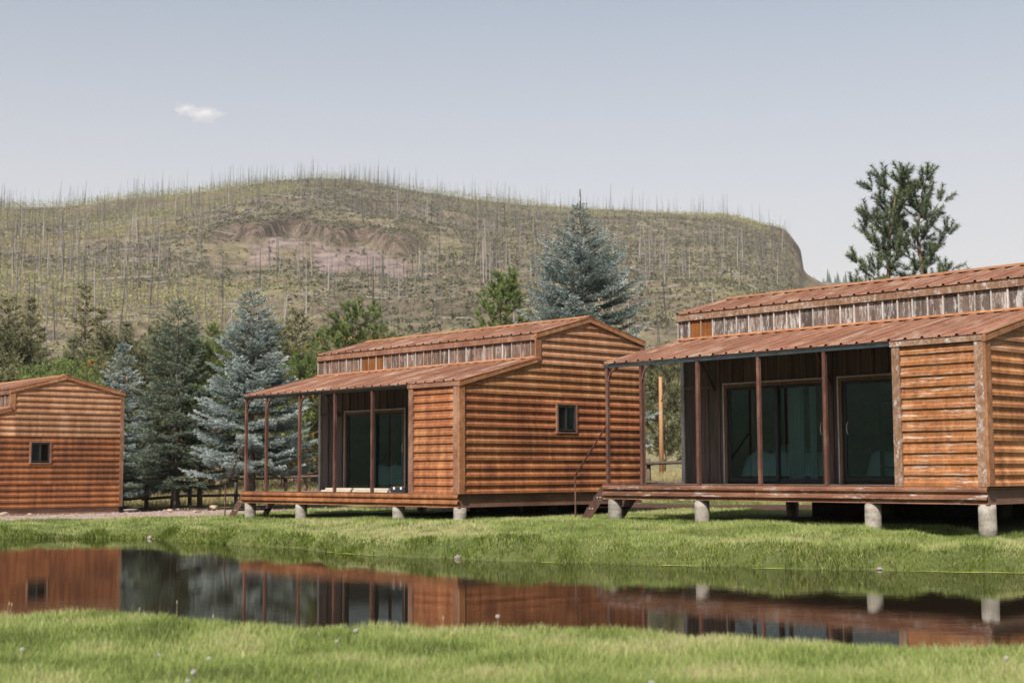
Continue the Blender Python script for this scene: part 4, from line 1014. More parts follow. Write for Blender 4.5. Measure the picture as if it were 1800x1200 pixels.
def spruce(name, label, x, y, H, Rm, seed, mat='blue_spruce', base=.05, whorls=24, prof=None, K=120, nl=.075, nw=.017, st=.13, cat='spruce tree', ang=.75, leader=0.0, tone=.5, group=None, cut_low=0.0, cones=False, droop=.18, zoff=0):
    r = np.random.default_rng(seed); root = empty(name, (x, y, gz(x, y) + zoff)); tag(root, label, cat, group)
    prof = prof or (lambda t: (1 - t) ** .85)
    tk = MB(); pts = [(0, 0, -.1)] + [(r.normal(0, .012) * H * .1, r.normal(0, .012) * H * .1, H * q) for q in (.06, .2, .4, .6, .8, 1.0)]
    r0 = .021 * H; tk.tube(pts, [r0 * 1.25, r0, r0 * .85, r0 * .62, r0 * .42, r0 * .2, .008], 10)
    S = []; Dd = []; L = []; Tn = []; sticks = MB()
    for wi in range(whorls):
        t = base + (0.985 - base) * (wi / (whorls - 1)) ** .92
        z0 = t * H; nb = int(r.integers(6, 10)) if t < .85 else 5; a0 = r.uniform(0, 6.28)
        for b in range(nb):
            a = a0 + b * 6.283 / nb + r.normal(0, .16)
            Lb = Rm * prof(t) * r.uniform(.78, 1.14) + .06
            if r.random() < .06: Lb *= .6
            sl = (-droop + .95 * max(0, t - .35)) + r.normal(0, .06); cu = .20 + .1 * r.random()
            zb = z0 + r.normal(0, .35 / whorls * H * .3)
            n_ = max(3, int(Lb / st)); ss = np.linspace(.06, 1, n_ + 1)
            P = np.stack([np.cos(a) * Lb * ss, np.sin(a) * Lb * ss, zb + Lb * (sl * ss + cu * ss ** 2.2)], 1)
            bt = tone + r.normal(0, .08)
            if Lb > .5: sticks.tube([tuple(P[0]), tuple(P[len(P) // 2]), tuple(P[-1])], [.012 + .008 * Lb, .010, .004], 4, False)
            for k in range(n_):
                p = P[k]; d = P[k + 1] - p; dl = np.linalg.norm(d); d = d / dl; s_ = ss[k]
                S.append(p); Dd.append(d); L.append(dl * 1.05); Tn.append(bt - .30 + .50 * s_)  # tone holds painted inner-crown shade near the trunk, plus paler young tips
                if s_ < .14: continue
                side = np.array([-np.sin(a), np.cos(a), 0])
                for sg in (-1, 1):
                    lt = (Lb * .46 * (1 - s_) ** .8 * min(1, s_ * 2.6) + .10) * r.uniform(.7, 1.2)
                    dd = d * .72 + side * sg * .68 + np.array([0, 0, r.normal(-.08, .10)]); dd /= np.linalg.norm(dd)
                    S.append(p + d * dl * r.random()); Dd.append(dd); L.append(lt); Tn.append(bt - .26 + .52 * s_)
                    m_ = int(lt / st)
                    for j in range(m_):
                        pj = S[-1 - j] if j == 0 else base_p
                        base_p = S[-1] if j == 0 else base_p
                    # little side shoots of the twig
                    bp_ = S[-1]; 
                    for j in range(m_):
                        f = (j + .6) / (m_ + .4); l2 = (lt * (1 - f) * .5 + .06) * r.uniform(.7, 1.2); sg2 = 1 if j % 2 else -1
                        pp = bp_ + dd * lt * f
                        d2 = dd * .75 + np.cross(dd, [0, 0, 1]) * sg2 * .6 + np.array([0, 0, r.normal(.0, .14)]); d2 /= np.linalg.norm(d2)
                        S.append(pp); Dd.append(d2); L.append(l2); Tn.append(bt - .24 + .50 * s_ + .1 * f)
    if leader > 0:
        top = np.array([0, 0, H]); 
        for k in range(3): 
            aa = k * 2.1 + .3; dd = np.array([math.cos(aa) * .6, math.sin(aa) * .6, .75]); S.append(top - [0, 0, .02]); Dd.append(dd / np.linalg.norm(dd)); L.append(leader * .35); Tn.append(tone)
        tk.tube([(0, 0, H - .1), (.02, 0, H + leader * .5), (0, 0, H + leader)], [.022, .018, .012], 6)
        S.append(top); Dd.append(np.array([0, 0, 1.0])); L.append(leader); Tn.append(tone - .2)
    S = np.array(S); Dd = np.array(Dd); L = np.array(L); Tn = np.array(Tn)
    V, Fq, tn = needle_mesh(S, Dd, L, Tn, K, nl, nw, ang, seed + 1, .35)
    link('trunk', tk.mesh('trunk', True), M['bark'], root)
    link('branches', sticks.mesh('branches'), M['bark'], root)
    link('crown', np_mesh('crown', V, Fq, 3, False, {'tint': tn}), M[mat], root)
    if cones:
        cm = MB().tube([(0, 0, 0), (0, 0, -.05), (0, 0, -.12), (0, 0, -.16)], [.012, .028, .024, .006], 6).mesh('cone', True); o = None
        cand = np.where(S[:, 2] > H * .62)[0]
        for k in r.choice(cand, 22, False):
            o = link('cone', cm, M['polewood'], root, tuple(S[k] + Dd[k] * L[k]))
    return root

def pine(name, label, x, y, H, Rm, seed, mat='pine', leaders=((0, 0, 1.0),), base=.2, nb=46, K=40, nl=.125, nw=.016, tuft=.22, tone=.45, orange=0.0, group=None, asc=.75, low=False, prof=None, z=None, scale_t=1.0, cat='pine tree'):
    r = np.random.default_rng(seed); zz = gz(x, y) if z is None else z
    root = empty(name, (x, y, zz)); tag(root, label, cat, group)
    prof = prof or (lambda t: math.sin(math.pi * min(1, .12 + t * .92)) ** .7)
    tk = MB(); st = MB(); S = []; Dd = []; L = []; Tn = []
    for (lx, ly, lh) in leaders:
        Hl = H * lh; P = [np.array([lx * min(1, q * 2.2), ly * min(1, q * 2.2), q * Hl]) for q in (-.01, .12, .3, .5, .7, .85, 1)]
        P = [p + np.array([r.normal(0, .012 * H), r.normal(0, .012 * H), 0]) * (0 if k in (0,) else 1) for k, p in enumerate(P)]
        r0 = .017 * H; tk.tube([tuple(p) for p in P], [r0 * 1.2, r0, r0 * .8, r0 * .6, r0 * .4, r0 * .25, r0 * .1], 8)
        zs = np.array([p[2] for p in P]); xs = np.array([p[0] for p in P]); ys = np.array([p[1] for p in P])
        for b in range(nb):
            t = base + (1 - base) * ((b + r.random()) / nb) ** .9
            z0 = t * Hl; p0 = np.array([np.interp(z0, zs, xs), np.interp(z0, zs, ys), z0]); a = b * 2.399 + r.normal(0, .3)
            tt = (t - base) / (1 - base); Lb = Rm * prof(tt) * r.uniform(.7, 1.15) + .12
            n_ = max(3, int(Lb / .32)); ss = np.linspace(0, 1, n_ + 1); u = asc * (.25 + .75 * tt)
            PP = p0 + np.stack([np.cos(a) * Lb * ss, np.sin(a) * Lb * ss, Lb * (u * ss * .55 + .5 * ss ** 2.2)], 1) + np.cumsum(r.normal(0, .03, (n_ + 1, 3)), 0) * (ss[:, None] > 0)
            st.tube([tuple(q) for q in PP], list(np.linspace(.012 + .012 * Lb, .008, n_ + 1)), 4, False)
            bt = tone + r.normal(0, .09)
            for k in range(1, n_ + 1):
                s_ = ss[k]
                if s_ < .3 and Lb > .8: continue
                m_ = 3 + int(r.integers(0, 3)) + (1 if k == n_ else 0)
                d = PP[k] - PP[k - 1]; d /= np.linalg.norm(d)
                for j in range(m_):
                    dd = d * .7 + r.normal(0, .55, 3) * [1, 1, .6] + np.array([0, 0, .55]); dd /= np.linalg.norm(dd)
                    lt = tuft * r.uniform(.7, 1.4) * scale_t; off = r.uniform(.02, .22) * scale_t
                    org = r.random() < orange * (1 if tt < .75 else .15)
                    pS = PP[k] + dd * off
                    S.append(pS); Dd.append(dd); L.append(lt); Tn.append(.93 if org else bt + .22 * (s_ - .6) + r.normal(0, .05))
    S = np.array(S); Dd = np.array(Dd); L = np.array(L); Tn = np.array(Tn)
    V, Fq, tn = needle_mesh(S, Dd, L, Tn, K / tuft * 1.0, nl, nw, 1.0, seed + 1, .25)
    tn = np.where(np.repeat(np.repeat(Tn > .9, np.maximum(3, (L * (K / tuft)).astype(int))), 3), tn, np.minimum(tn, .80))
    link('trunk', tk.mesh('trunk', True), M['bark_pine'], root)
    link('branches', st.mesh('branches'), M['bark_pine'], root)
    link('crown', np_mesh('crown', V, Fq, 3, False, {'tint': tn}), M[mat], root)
    return root

def px_x(px, D): return ray(px, 830, D)[0]

# the big trees round the cabins
spruce('blue_spruce', 'tall full blue spruce standing left of the middle cabin porch', px_x(441, 47), 47, 7.1, 2.45, 11, whorls=25, base=.175, prof=lambda t: (1 - t) ** .72 * (1 - .10 * smooth((.26 - t) / .1)), tone=.55, K=85, nw=.020)
spruce('blue_spruce', 'tall blue spruce with bare leader shoot rising behind the middle cabin roof', px_x(1024, 50), 50, 10.25, 3.4, 23, whorls=30, base=.10, prof=lambda t: float(np.interp(t, [0, .4, .62, .74, .84, .93, 1], [.70, .68, .60, .50, .33, .12, .04])), tone=.43, leader=.65, K=42, nw=.026, nl=.085, cones=True, droop=.22)
spruce('blue_spruce', 'small blue spruce with upright top shoots behind the left cabin corner', px_x(212, 51), 51, 5.75, 1.7, 37, whorls=20, base=.09, prof=lambda t: (1 - t) ** .8, tone=.60, K=120, leader=.35, cones=True)
spruce('dark_spruce', 'dark green spruce with a bare trunk between the left cabin and the blue spruce', px_x(309, 49), 49, 7.0, 2.0, 41, mat='green_spruce', whorls=22, base=.13, prof=lambda t: (1 - t) ** .62, tone=.55, K=75, nw=.020, droop=.22)
pine('pine_tree', 'bushy green pine with orange needle patches behind the left end of the middle cabin', px_x(618, 56), 56, 7.3, 2.0, 53, leaders=((.15, 0, 1.0), (-.75, .2, .88)), base=.12, nb=58, K=55, orange=.14, tone=.46, prof=lambda t: (1 - t) ** .6 * .95 + .1, asc=.55)
pine('pine_tree', 'lower yellowing pine seen behind the middle cabin porch posts', px_x(533, 55), 55, 5.0, 1.45, 59, base=.16, nb=60, K=50, orange=.10, tone=.42, prof=lambda t: (1 - t) ** .5 + .1)
pine('pine_tree', 'young bright green pine poking up behind the middle of the middle cabin roof', px_x(884, 53), 53, 8.05, 1.45, 61, base=.25, nb=66, K=55, tone=.50, prof=lambda t: (1 - t) ** .75 + .06, asc=.5)
pine('pine_tree', 'tall open double stemmed pine against the sky behind the right cabin roof', px_x(1592, 46), 46, 10.0, 1.05, 67, mat='pine_blue', leaders=((-.22, 0, 1.0), (.72, .1, 1.0)), base=.44, nb=24, tone=.5, K=80, nl=.16, nw=.018, tuft=.36, scale_t=1.15, prof=lambda t: (.26 + 1.3 * (1 - t) ** 1.1), asc=.85)
pine('pine_tree', 'yellow green young pine in front of the dark spruce by the left cabin', px_x(352, 50), 50, 5.2, 1.25, 71, base=.3, nb=50, tone=.44, orange=.05, prof=lambda t: (1 - t) ** .5 + .1)
pine('pine_tree', 'small pine tip showing above the right cabin ridge beside the tall pine', px_x(1700, 50), 50, 7.2, .9, 73, mat='pine_blue', base=.4, nb=40, tone=.4, asc=1.1)
pine('leafy_sapling', 'bright green young trees showing just above the left cabin ridge', px_x(95, 58), 58, 5.1, 1.5, 79, base=.3, nb=60, tone=.62, leaders=((-.5, 0, .92), (.5, .2, 1.0), (1.1, 0, .85)), nl=.14, nw=.03, K=18, prof=lambda t: (1 - t) ** .5 + .15, cat='sapling')
pine('pine_tree', 'green pine top visible just left of the tall blue spruce behind the lower spruces', px_x(384, 60), 60, 6.9, 1.3, 83, base=.25, nb=44, tone=.45, orange=.05, prof=lambda t: (1 - t) ** .55 + .1)
pine('pine_tree', 'broad olive pine behind the utility pole in the gap between the two cabins', px_x(1166, 128), 128, 10.2, 3.0, 89, mat='far_pine', base=.06, nb=70, K=15, nl=.30, nw=.06, tuft=.5, tone=.45, prof=lambda t: (1 - t) ** .55 + .1, scale_t=1.6, z=1.25)

# olive pines of the wood behind the left cabins: five shapes, copied
far = []
for i, (hh, rr, bs_) in enumerate(((11, 2.7, .12), (12, 2.3, .15), (10, 3.0, .08), (13, 2.1, .25), (8, 2.2, .06))):
    if i in (0, 1, 3):
        far.append((spruce('far_pine', 'x', 0, 200 + i, hh, rr * 1.0, 101 + i, mat='far_pine', base=bs_, whorls=[17, 18, 13][[0, 1, 3].index(i)], K=17, nl=.26, nw=.075, st=.36, cat='pine tree', ang=1.0, tone=.5, droop=.05, zoff=-gz(0, 200 + i), prof=[lambda t: (1 - t) ** .62 + .05, lambda t: (1 - t) ** .8 + .06, lambda t: ((1 - t) ** .5 + .05) * (.7 + .3 * math.sin(t * 40))][[0, 1, 3].index(i)]), hh)); continue
    far.append((pine('far_pine', 'x', 0, 200 + i, hh, rr, 101 + i, mat='far_pine', base=bs_, nb=64, K=14, nl=.30, nw=.065, tuft=.5, tone=[.42, .5, .36, .3, .55][i], prof=[lambda t: (1 - t) ** .75 * (.85 + .3 * math.sin(t * 17)) + .06, lambda t: (1 - t) ** .95 * (.8 + .4 * math.sin(t * 23)) + .07, lambda t: (1 - t) ** .55 * (.85 + .3 * math.sin(t * 13)) + .08, lambda t: (1 - t) ** .7 * (.65 + .6 * math.sin(t * 26)) + .06, lambda t: (1 - t) ** .6 + .06][i], scale_t=1.5, z=0, asc=.35), hh))
spots = [(4, 78, 500, 0), (48, 95, 500, 1), (22, 66, 590, 2), (66, 88, 565, 1), (55, 70, 640, 2), (82, 72, 640, 4), (143, 92, 478, 3), (172, 92, 520, 1), (122, 84, 575, 1), (150, 80, 590, 0), (140, 70, 625, 2), (216, 100, 545, 1), (196, 82, 590, 2), (232, 86, 580, 0),
         (262, 92, 560, 1), (288, 88, 575, 2), (248, 74, 620, 2), (335, 100, 552, 1), (316, 84, 590, 0), (372, 98, 556, 1), (352, 80, 605, 2), (408, 90, 590, 0), (470, 96, 575, 2), (521, 92, 528, 0), (552, 100, 575, 1), (500, 84, 612, 2), (-25, 84, 520, 1),
         (565, 86, 622, 4), (655, 110, 590, 4), (700, 120, 572, 1), (30, 60, 655, 4), (190, 66, 650, 4), (440, 78, 650, 2), (288, 68, 650, 0), (100, 62, 665, 4)]
look = ['tall olive pine', 'slender olive pine', 'broad bushy olive pine', 'gaunt sparse pine', 'low rounded olive pine']
where = lambda px: ('behind the left cabin roof' if px < 120 else 'right of the left cabin ridge' if px < 215 else 'behind the dark spruce' if px < 345 else 'behind the tall blue spruce' if px < 470 else 'left of the orange tinged pine' if px < 590 else 'beyond the middle cabin roof')
used = {}
def copy_tree(o):
    c = o.copy(); COL.objects.link(c)
    for ch in o_children[o.name]:
        d = ch.copy(); COL.objects.link(d); d.parent = c
    return c
o_children = {f[0].name: children(f[0]) for f in far}
seen = set()
ORD = ['first', 'second', 'third', 'fourth', 'fifth', 'sixth', 'seventh', 'eighth', 'ninth', 'tenth', 'eleventh', 'twelfth', 'thirteenth', 'fourteenth']
spots.sort()
for k, (px, D, top, kind) in enumerate(spots):
    o, hh = far[kind]
    if kind in seen: o = copy_tree(o)
    seen.add(kind)
    xx = px_x(px, D); z0 = gz(xx, D); zt = ray(px, top, D)[2]
    o.location = (xx, D, z0 - .1); s_ = (zt - z0) / hh * .93; o.scale = (s_ * random.uniform(.9, 1.15),) * 2 + (s_,); o.rotation_euler = (0, 0, random.uniform(0, 6.28))
    w_ = where(px); used[w_] = used.get(w_, 0) + 1
    o['label'] = look[kind] + ', ' + ORD[used[w_] - 1] + ' from the left ' + w_; o['group'] = 'olive pines in the wood behind the cabins'
# far conifers on the far ridge beyond the cliff: one copied shape, tiny
ftree = MB(); 
for q in range(4): ftree.tube([(0, 0, .12 + q * .2), (0, 0, .45 + q * .2)], [.16 - q * .033, .002], 6, False)
ftree = ftree.mesh('distant_conifer'); ftree.materials.append(plain('distant_conifer', (.035, .05, .035), (.06, .08, .06), bump=0, rough=1))
r = np.random.default_rng(5)
for k in range(46):
    px = r.uniform(1412, 1500) if k < 38 else r.uniform(1660, 1700); D = r.uniform(1720, 1800); a = math.degrees(math.atan2(px - 900, F_PX))
    p = ray(px, 497 + r.uniform(-1, 2), D); h = r.uniform(7, 21) if k % 3 == 0 else r.uniform(4, 10)
    o = link('distant_conifer', ftree, None, None, (p[0], p[1], p[2] - 2), r.uniform(0, 6), (h * .8, h * .8, h))
    tag(o, 'tiny distant conifer on the far ridge beyond the cliff', 'conifer', 'distant conifers on the far ridge')

# ------------------------------------------------------------------ grass
def shore_d(x, y):
    wob = (fbm(x * .9, y * .9, 11, 3) - .5) * .9 + (vnoise(x * 2.6, y * 2.6, 12) - .5) * .22
    df = (y - np.interp(x, FARX, FARY)) * .8 + wob; dn = (np.interp(x, NEARX, NEARY) - y) * .9 + wob * .16
    return df, dn
def under_cabin(x, y, cab, vmin):
    (cx, cy), yaw, _ = cab; ca, sa = math.cos(yaw), math.sin(yaw); dx, dy = x - cx, y - cy
    u = dx * ca + dy * sa; v = -dx * sa + dy * ca
    return (u > -.1) & (u < LEN + .3) & (v > vmin) & (v < VB + .4)
CA = (A_POS, -.863, CAM_H - .985)
def blades(x, y, h, w, lean, tone, seed, segs=2, z=None, bend=None):
    """tapered, bent blades; segs triangles levels: 1 = one triangle, 2 = three triangles"""
    r = np.random.default_rng(seed); n = len(x)
    z = ground_z(x, y) - .012 if z is None else z
    a = r.uniform(0, 6.283, n); b = r.uniform(0, 6.283, n) if bend is None else bend
    l = h * lean * r.uniform(.3, 1.3, n); ca, sa = np.cos(a) * w / 2, np.sin(a) * w / 2; cb, sb = np.cos(b) * l, np.sin(b) * l
    P0 = np.stack([x - ca, y - sa, z], 1); P1 = np.stack([x + ca, y + sa, z], 1); T = np.stack([x + cb, y + sb, z + h * np.sqrt(np.clip(1 - (lean * .7) ** 2, .2, 1))], 1)
    if segs == 1:
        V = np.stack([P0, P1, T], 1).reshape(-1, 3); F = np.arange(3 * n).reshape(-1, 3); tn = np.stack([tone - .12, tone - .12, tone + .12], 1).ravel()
    else:
        mx, my, mz = x + cb * .35, y + sb * .35, z + h * .58
        P2 = np.stack([mx - ca * .8, my - sa * .8, mz], 1); P3 = np.stack([mx + ca * .8, my + sa * .8, mz], 1)
        V = np.stack([P0, P1, P2, P3, T], 1).reshape(-1, 3); k = np.arange(n)[:, None] * 5
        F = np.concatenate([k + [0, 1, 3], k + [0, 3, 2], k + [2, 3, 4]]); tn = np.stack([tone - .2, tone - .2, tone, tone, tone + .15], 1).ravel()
    return V, F, np.clip(tn, 0, 1)

# near bank
n = 330000
y = 6.6 + (12.6 - 6.6) * rng.random(n); x = rng.uniform(-1, 1, n) * (.372 * y + 1.2)
df, dn = shore_d(x, y); keep = (dn > -.02) & (df < 0); x, y, dn = x[keep], y[keep], dn[keep]
pt = fbm(x * 1.6, y * 1.6, 131, 4); pt2 = fbm(x * 5, y * 5, 132, 3)
h = (.045 + .055 * pt2) * rng.uniform(.6, 1.35, len(x)) * (1 + .7 * smooth((.30 - dn) / .3)) + .012
tone = np.clip(.40 + (pt - .5) * 1.5 + (pt2 - .5) * .35 + rng.normal(0, .13, len(x)) + .10 * smooth((.6 - dn) / .6), 0, .86)
tone = np.where(rng.random(len(x)) < .035, rng.uniform(.88, 1, len(x)), tone)
# one tall tuft at the water's edge, left
for tx, ty, tn_ in ((225, 1066, 90), (205, 1068, 40), (250, 1070, 30)):
    DD_ = F_PX * (CAM_H - .30) / (ty - 832); bx = px_x(tx, DD_) + rng.normal(0, .05, tn_); by = DD_ - .15 + rng.normal(0, .05, tn_)
    x = np.concatenate([x, bx]); y = np.concatenate([y, by]); h = np.concatenate([h, rng.uniform(.09, .20, tn_)]); tone = np.concatenate([tone, rng.uniform(.35, .7, tn_)])
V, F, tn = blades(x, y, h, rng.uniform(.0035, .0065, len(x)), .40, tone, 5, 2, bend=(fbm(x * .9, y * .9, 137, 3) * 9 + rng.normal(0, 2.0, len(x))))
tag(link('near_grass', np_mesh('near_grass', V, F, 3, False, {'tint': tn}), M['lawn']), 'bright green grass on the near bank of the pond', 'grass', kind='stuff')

# far lawn
n = 1150000
y = 17 + (43 - 17) * rng.random(n) ** 1.25; x = rng.uniform(-1, 1, n) * (.372 * y + 4)
df, dn = shore_d(x, y); g_, m_, d_ = cover(x, y)
keep = (df > .0) & (rng.random(n) > np.clip(g_ * 1.15 + m_ * 1.3 + d_, 0, 1) + .001) & (rng.random(n) < np.clip(900 / y ** 2 * .62, .12, 1)) & ~under_cabin(x, y, CC, 1.0) & ~under_cabin(x, y, CB, 1.2) & ~under_cabin(x, y, CA, -.3)
x, y, df = x[keep], y[keep], df[keep]
pt = fbm(x * .8, y * .8, 141, 4); pt2 = fbm(x * 3.3, y * 3.3, 142, 3)
h = (.05 + .06 * pt2) * rng.uniform(.6, 1.3, len(x))
tone = np.clip(.50 + (pt - .5) * 1.8 + (pt2 - .5) * .5 + rng.normal(0, .10, len(x)), 0, .9); tone = np.where(rng.random(len(x)) < .05, .95, tone)
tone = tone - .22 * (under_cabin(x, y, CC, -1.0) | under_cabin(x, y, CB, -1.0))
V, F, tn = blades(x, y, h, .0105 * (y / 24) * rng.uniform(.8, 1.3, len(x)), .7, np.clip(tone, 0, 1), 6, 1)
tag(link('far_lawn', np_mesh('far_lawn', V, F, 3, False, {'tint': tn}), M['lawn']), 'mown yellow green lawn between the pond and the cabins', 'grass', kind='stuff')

# long tufts hanging over the far water's edge
n = 85000
x = rng.uniform(-15.5, 12, n); y = np.interp(x, FARX, FARY) + rng.uniform(-.75, 1.1, n)
df, dn = shore_d(x, y)
tuft = vnoise(x * 2.3, y * 2.3, 151)
keep = (df > -.03) & (df < .08 + .45 * tuft) & (rng.random(n) < .85); x, y, df, tuft = x[keep], y[keep], df[keep], tuft[keep]
h = (.06 + .13 * tuft * rng.uniform(.4, 1.2, len(x))) * np.where(df < .15, 1.1, .8)
tone = np.clip(.40 + (fbm(x * 1.4, y * 1.4, 152, 3) - .5) * .9 + rng.normal(0, .13, len(x)), 0, .9); tone = np.where(rng.random(len(x)) < .06, .95, tone)
V, F, tn = blades(x, y, h, .010 * (y / 24) * rng.uniform(.7, 1.3, len(x)), .75, tone, 7, 2, bend=-1.57 + rng.normal(0, 1.0, len(x)))
tag(link('bank_tufts', np_mesh('bank_tufts', V, F, 3, False, {'tint': tn}), M['bank']), 'long green grass tufts hanging over the far edge of the pond', 'grass', kind='stuff')

# dry meadow beyond the fence, and grass at the feet of the trees
n = 150000
y = 38 + 92 * rng.random(n) ** 1.6; x = rng.uniform(-1, 1, n) * (.372 * y + .5)
g_, m_, d_ = cover(x, y)
keep = (rng.random(n) < d_ * .9 + .0) & (rng.random(n) > g_ + m_ * .8); x, y = x[keep], y[keep]
pt = fbm(x * .25, y * .25, 161, 3)
h = rng.uniform(.12, .34, len(x)) * (1 + .3 * (y > 55)); tone = np.clip(.55 + (pt - .5) * 1.2 + rng.normal(0, .12, len(x)) - .35 * (y < 49), 0, 1)
V, F, tn = blades(x, y, h, .022 * (y / 50), .5, tone, 8, 1)
tag(link('meadow_grass', np_mesh('meadow_grass', V, F, 3, False, {'tint': tn}), M['meadow']), 'pale dry meadow grass beyond the log fence', 'grass', kind='stuff')

# ------------------------------------------------------------------ fence, pole, stones, flowers
fence = empty('log_fence', (px_x(415, 54.5), 54.5, gz(px_x(415, 54.5), 54.5))); tag(fence, 'dark log post and rail fence running behind the trees and cabins', 'fence')
fp = [(60, 50), (140, 49), (200, 48.6), (258, 48.8), (334, 51.5), (415, 54), (502, 53.5), (585, 52.5), (665, 51.5), (745, 50), (825, 48.5), (905, 47), (985, 46), (1065, 45), (1140, 44.2), (1222, 43.5), (1305, 42.6), (1390, 42)]
pts = []
for px, D in fp:
    xx = px_x(px, D); pts.append(Vector((xx, D, gz(xx, D) + (.12 if px > 900 else 0))))
fo = fence.location
for k, p in enumerate(pts):
    t = MB().tube([p - Vector((0, 0, .1)) - fo, p + Vector((.01, 0, .55)) - fo, p + Vector((0, .01, 1.08 + .04 * (k % 2))) - fo], [.075, .07, .065], 8); t.build('post', M['log'], fence, True)
for a, b in zip(pts[:-1], pts[1:]):
    for hh in (.36, .96):
        if a.x < px_x(300, 49) and hh > .5 and a.x > px_x(240, 49): pass
        q0 = a + Vector((-.12, -.09, hh + random.uniform(-.05, .05))) - fo; q1 = b + Vector((.12, -.09, hh + random.uniform(-.05, .05))) - fo
        MB().tube([q0, q0.lerp(q1, .5) + Vector((0, 0, random.uniform(-.04, .02))), q1], [.05, .055, .045], 7).build('rail', M['log'], fence, True)
D = 112; xx = px_x(1163, D)
po = empty('utility_pole', (xx, D, gz(xx, D))); tag(po, 'orange brown wooden utility pole in the gap between the two nearer cabins', 'pole')
zt = ray(1162, 662, D)[2] - gz(xx, D)
MB().tube([(0, 0, -.2), (0, 0, zt * .5), (0, 0, zt)], [.19, .165, .13], 10).build('shaft', M['polewood'], po, True)
MB().tube([(0, -.16, zt - 1.9), (.10, -.17, zt - 1.8), (.10, -.17, zt - 1.5)], .04, 6).build('bracket', M['steel'], po)

stones = [(925, 36.2, .40, (1, .8, 1.05), 'rock_tan', 'upright tan boulder standing beside the middle cabin under its skirt beam', 'boulder'),
          (266, 32.0, .15, (1.2, .8, .7), 'rock_grey', 'round grey stone on the far shore below the dark spruce', 'stone'),
          (806, 24.05, .12, (1.2, .8, .8), 'rock_grey', 'grey brown stone at the water line below the middle cabin corner', 'stone'),
          (377, 45.2, .30, (1.3, .8, .55), 'rock_tan', 'flat orange tan stone in the mulch under the spruces', 'stone'),
          (1545, 20.75, .14, (1.5, .8, .4), 'rock_grey', 'low flat stone at the water edge below the right cabin', 'stone'),
          (1008, 36.8, .20, (1.2, .8, .7), 'rock_tan', 'small tan stone on the bare path at the right cabin steps', 'stone'),
          (10, 41.8, .22, (1.3, .9, .6), 'rock_tan', 'pale stone against the left cabin plinth at the far left', 'stone'),
          (55, 41.9, .15, (1.2, .9, .6), 'rock_tan', 'smaller pale stone against the left cabin plinth under its window', 'stone'),
          (232, 44.0, .26, (2.2, .6, .3), 'rock_grey', 'long low slab at the right end of the left cabin plinth', 'stone'),
          (300, 43.5, .17, (1.2, .9, .6), 'rock_tan', 'pale stone in the gravel in front of the dark spruce', 'stone'),
          (345, 43.0, .12, (1.4, .9, .6), 'rock_tan', 'little pale stone on the gravel edge left of the middle cabin steps', 'stone')]
for k, (px, D, s_, sh, mt, lb, ct) in enumerate(stones):
    
    if k in (1, 2, 4):
        ys = np.linspace(D - 2, D + 2, 400); q = shore_d(px_x(px, 1.0) * ys, ys)[0]; D = float(ys[np.argmin(np.abs(q - .02))])
    xx = px_x(px, D); o = link(ct, rock_mesh(ct, 200 + k, sh, .42), M[mt], None, (xx, D, max(gz(xx, D), 0) + s_ * (.08 if k in (1, 2, 4) else .32)), k * 1.7, s_ * .52)
    tag(o, lb, ct)
# loose gravel chips of the yard: nobody could count them
n = 5200; x = rng.uniform(-19, -5, n); y = rng.uniform(36, 47, n); g_, m_, d_ = cover(x, y)
keep = (g_ > .35) | (m_ > .6) & (rng.random(n) < .4); x, y = x[keep], y[keep]
x2 = rng.uniform(-2.5, 4, 900); y2 = 32.9 + x2 * .25 + rng.normal(0, .6, 900); x = np.concatenate([x, x2]); y = np.concatenate([y, y2])
z = ground_z(x, y); s_ = rng.gamma(2, .011, len(x)) + .008
a = rng.uniform(0, 6.28, (len(x), 3)); oct_ = []
c0 = np.stack([x, y, z], 1)
e = [np.stack([np.cos(a[:, 0] + k * 2.09) * s_ * rng.uniform(.7, 1.3, len(x)), np.sin(a[:, 0] + k * 2.09) * s_ * rng.uniform(.7, 1.3, len(x)), -s_ * .2], 1) for k in range(3)]
tp = np.stack([s_ * rng.normal(0, .25, len(x)), s_ * rng.normal(0, .25, len(x)), s_ * rng.uniform(.5, 1, len(x))], 1)
V = np.stack([c0 + e[0], c0 + e[1], c0 + e[2], c0 + tp], 1).reshape(-1, 3); k = np.arange(len(x))[:, None] * 4
tag(link('gravel', np_mesh('gravel', V, np.concatenate([k + [0, 1, 3], k + [1, 2, 3], k + [2, 0, 3]]), 3), M['gravel']), 'loose pinkish gravel on the yard and path by the cabins', 'gravel', kind='stuff')

# strips of bright weed on the water along the far shore
mb = MB()
for x0, x1 in ((-3.4, -2.2), (2.0, 2.9), (3.4, 4.0), (5.2, 7.6), (.4, .8)):
    n_ = 14; xs = np.linspace(x0, x1, n_)
    for a, b in zip(xs[:-1], xs[1:]):
        P = []
        for q in (a, b):
            yy = float(np.interp(q, FARX, FARY)); w = float(fbm(np.array([q * .9]), np.array([yy * .9]), 11, 3)[0] - .5) * .55 + float(vnoise(np.array([q * 2.6]), np.array([yy * 2.6]), 12)[0] - .5) * .22
            yy = yy - w / .8 - .16; t = math.sin(math.pi * (q - x0) / (x1 - x0)); P.append((q, yy, .05 * t * (1 + .6 * math.sin(q * 17))))
        mb.add([(P[0][0], P[0][1] - P[0][2], .005), (P[1][0], P[1][1] - P[1][2], .005), (P[1][0], P[1][1] + P[1][2], .005), (P[0][0], P[0][1] + P[0][2], .005)], [(0, 1, 2, 3)])
tag(mb.build('pond_weed', M['weed']), 'yellow green weed floating along the far water edge', 'pond weed', kind='stuff')

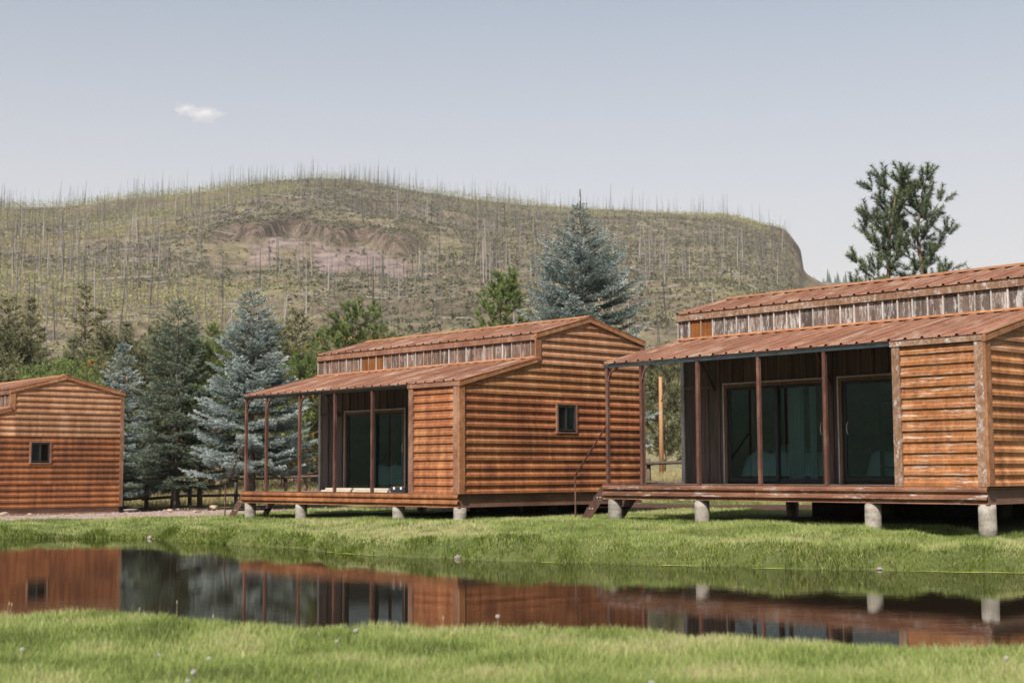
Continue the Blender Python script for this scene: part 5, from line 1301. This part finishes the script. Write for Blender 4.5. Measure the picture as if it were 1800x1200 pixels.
# dandelion clocks and dry stalks
r = random.Random(3)
def puff_mesh():
    mb = MB()
    for k in range(70):
        z = 1 - 2 * (k + .5) / 70; a = k * 2.39996; q = math.sqrt(1 - z * z); d = Vector((q * math.cos(a), q * math.sin(a), z))
        s = d.orthogonal().normalized(); t = d.cross(s); e = d * .016
        mb.add([d * .003, e + s * .0035, e - s * .0018 + t * .003, e - s * .0018 - t * .003], [(0, 1, 2), (0, 2, 3), (0, 3, 1), (1, 3, 2)])
    return mb.mesh('seed_head')
pm = puff_mesh(); pm.materials.append(M['puff'])
def dandelion(px, py, hgt, label):
    D = F_PX * (CAM_H - .25 - hgt) / (py - 830); xx = px_x(px, D); z0 = gz(xx, D)
    root = empty('dandelion', (xx, D, z0), r.uniform(0, 6)); tag(root, label, 'dandelion', 'dandelion clocks on the near bank')
    MB().tube([(0, 0, -.01), (.004, 0, hgt * .6), (0, 0, hgt - .004)], .0018, 5).build('stem', M['stalk'], root)
    link('seed_head', pm, None, root, (0, 0, hgt), 0, r.uniform(.75, 1.05))
for px, py, hgt, lb in ((874, 1083, .15, 'dandelion clock standing above the grass edge against the brown reflection, middle of the bank'),
                        (627, 1100, .11, 'white dandelion clock just inside the bank edge left of centre'),
                        (594, 1113, .09, 'lower white dandelion clock beside another one left of centre'),
                        (346, 1164, .10, 'topmost white dandelion clock of the left foreground cluster'),
                        (336, 1178, .08, 'middle white dandelion clock of the left foreground cluster'),
                        (341, 1188, .06, 'lowest white dandelion clock of the left foreground cluster'),
                        (240, 1195, .07, 'white dandelion clock at the lower left picture edge'),
                        (1757, 1152, .13, 'white dandelion clock standing alone at the right foreground'),
                        (1140, 1185, .06, 'white dandelion clock low in the grass right of centre'),
                        (47, 1128, .07, 'white dandelion clock low in the grass at the far left'),
                        (285, 1136, .06, 'white dandelion clock low in the grass above the left cluster'),
                        (372, 1141, .06, 'white dandelion clock low in the grass right of the left cluster')):
    dandelion(px, py, hgt, lb)
def stalk(px, py, hgt, lean, label):
    D = F_PX * (CAM_H - .25 - hgt) / (py - 830); xx = px_x(px, D); z0 = gz(xx, D)
    root = empty('dry_stalk', (xx, D, z0)); tag(root, label, 'dry stalk', 'dry stalks on the near bank')
    MB().tube([(0, 0, -.01), (lean * .4, 0, hgt * .6), (lean, 0, hgt)], [.0018, .0016, .0012], 5).build('stem', M['stalk'], root)
    MB().tube([(lean, 0, hgt - .005), (lean * 1.08, 0, hgt + .010), (lean * 1.15, 0, hgt + .026)], [.002, .0055, .001], 6).build('seed_head', M['stalk'], root)
for a in ((315, 1062, .16, .0, 'upright dry stalk at the bank edge below the blue spruce reflection'), (366, 1071, .11, .05, 'bent reddish dry stalk at the bank edge right of an upright one'),
          (778, 1077, .13, .004, 'upright dry stalk at the bank edge below the middle cabin corner'), (24, 1058, .17, .012, 'dry stalk at the bank edge at the far left'), (15, 1056, .16, .03, 'leaning dry stalk at the far left picture edge'),
          (1262, 1096, .10, .004, 'short dry stalk at the bank edge below the right cabin doors'), (1715, 1100, .15, .003, 'tall dry stalk at the bank edge at the right'),
          (250, 1066, .10, .0, 'pale short stalk at the bank edge near a tall grass tuft'), (8, 1165, .13, -.03, 'pale leaning grass stalk at the lower left corner'), (780, 1110, .06, .05, 'short leaning stalk lying over the near grass')):
    stalk(*a)

# ------------------------------------------------------------------ mountain air: thin even haze round the whole place
hz_ = MB().box((-3400, -3400, -12), (3400, 3400, 420)).build('haze', None)
m = bpy.data.materials.new('haze'); m.use_nodes = True; nd = m.node_tree.nodes; nd.remove(nd['Principled BSDF'])
pv = nd.new('ShaderNodeVolumePrincipled'); pv.inputs['Color'].default_value = (.93, .95, 1, 1); pv.inputs['Density'].default_value = .00011; pv.inputs['Anisotropy'].default_value = .1
m.node_tree.links.new(pv.outputs[0], nd['Material Output'].inputs['Volume']); hz_.data.materials.append(m)
tag(hz_, kind='stuff')
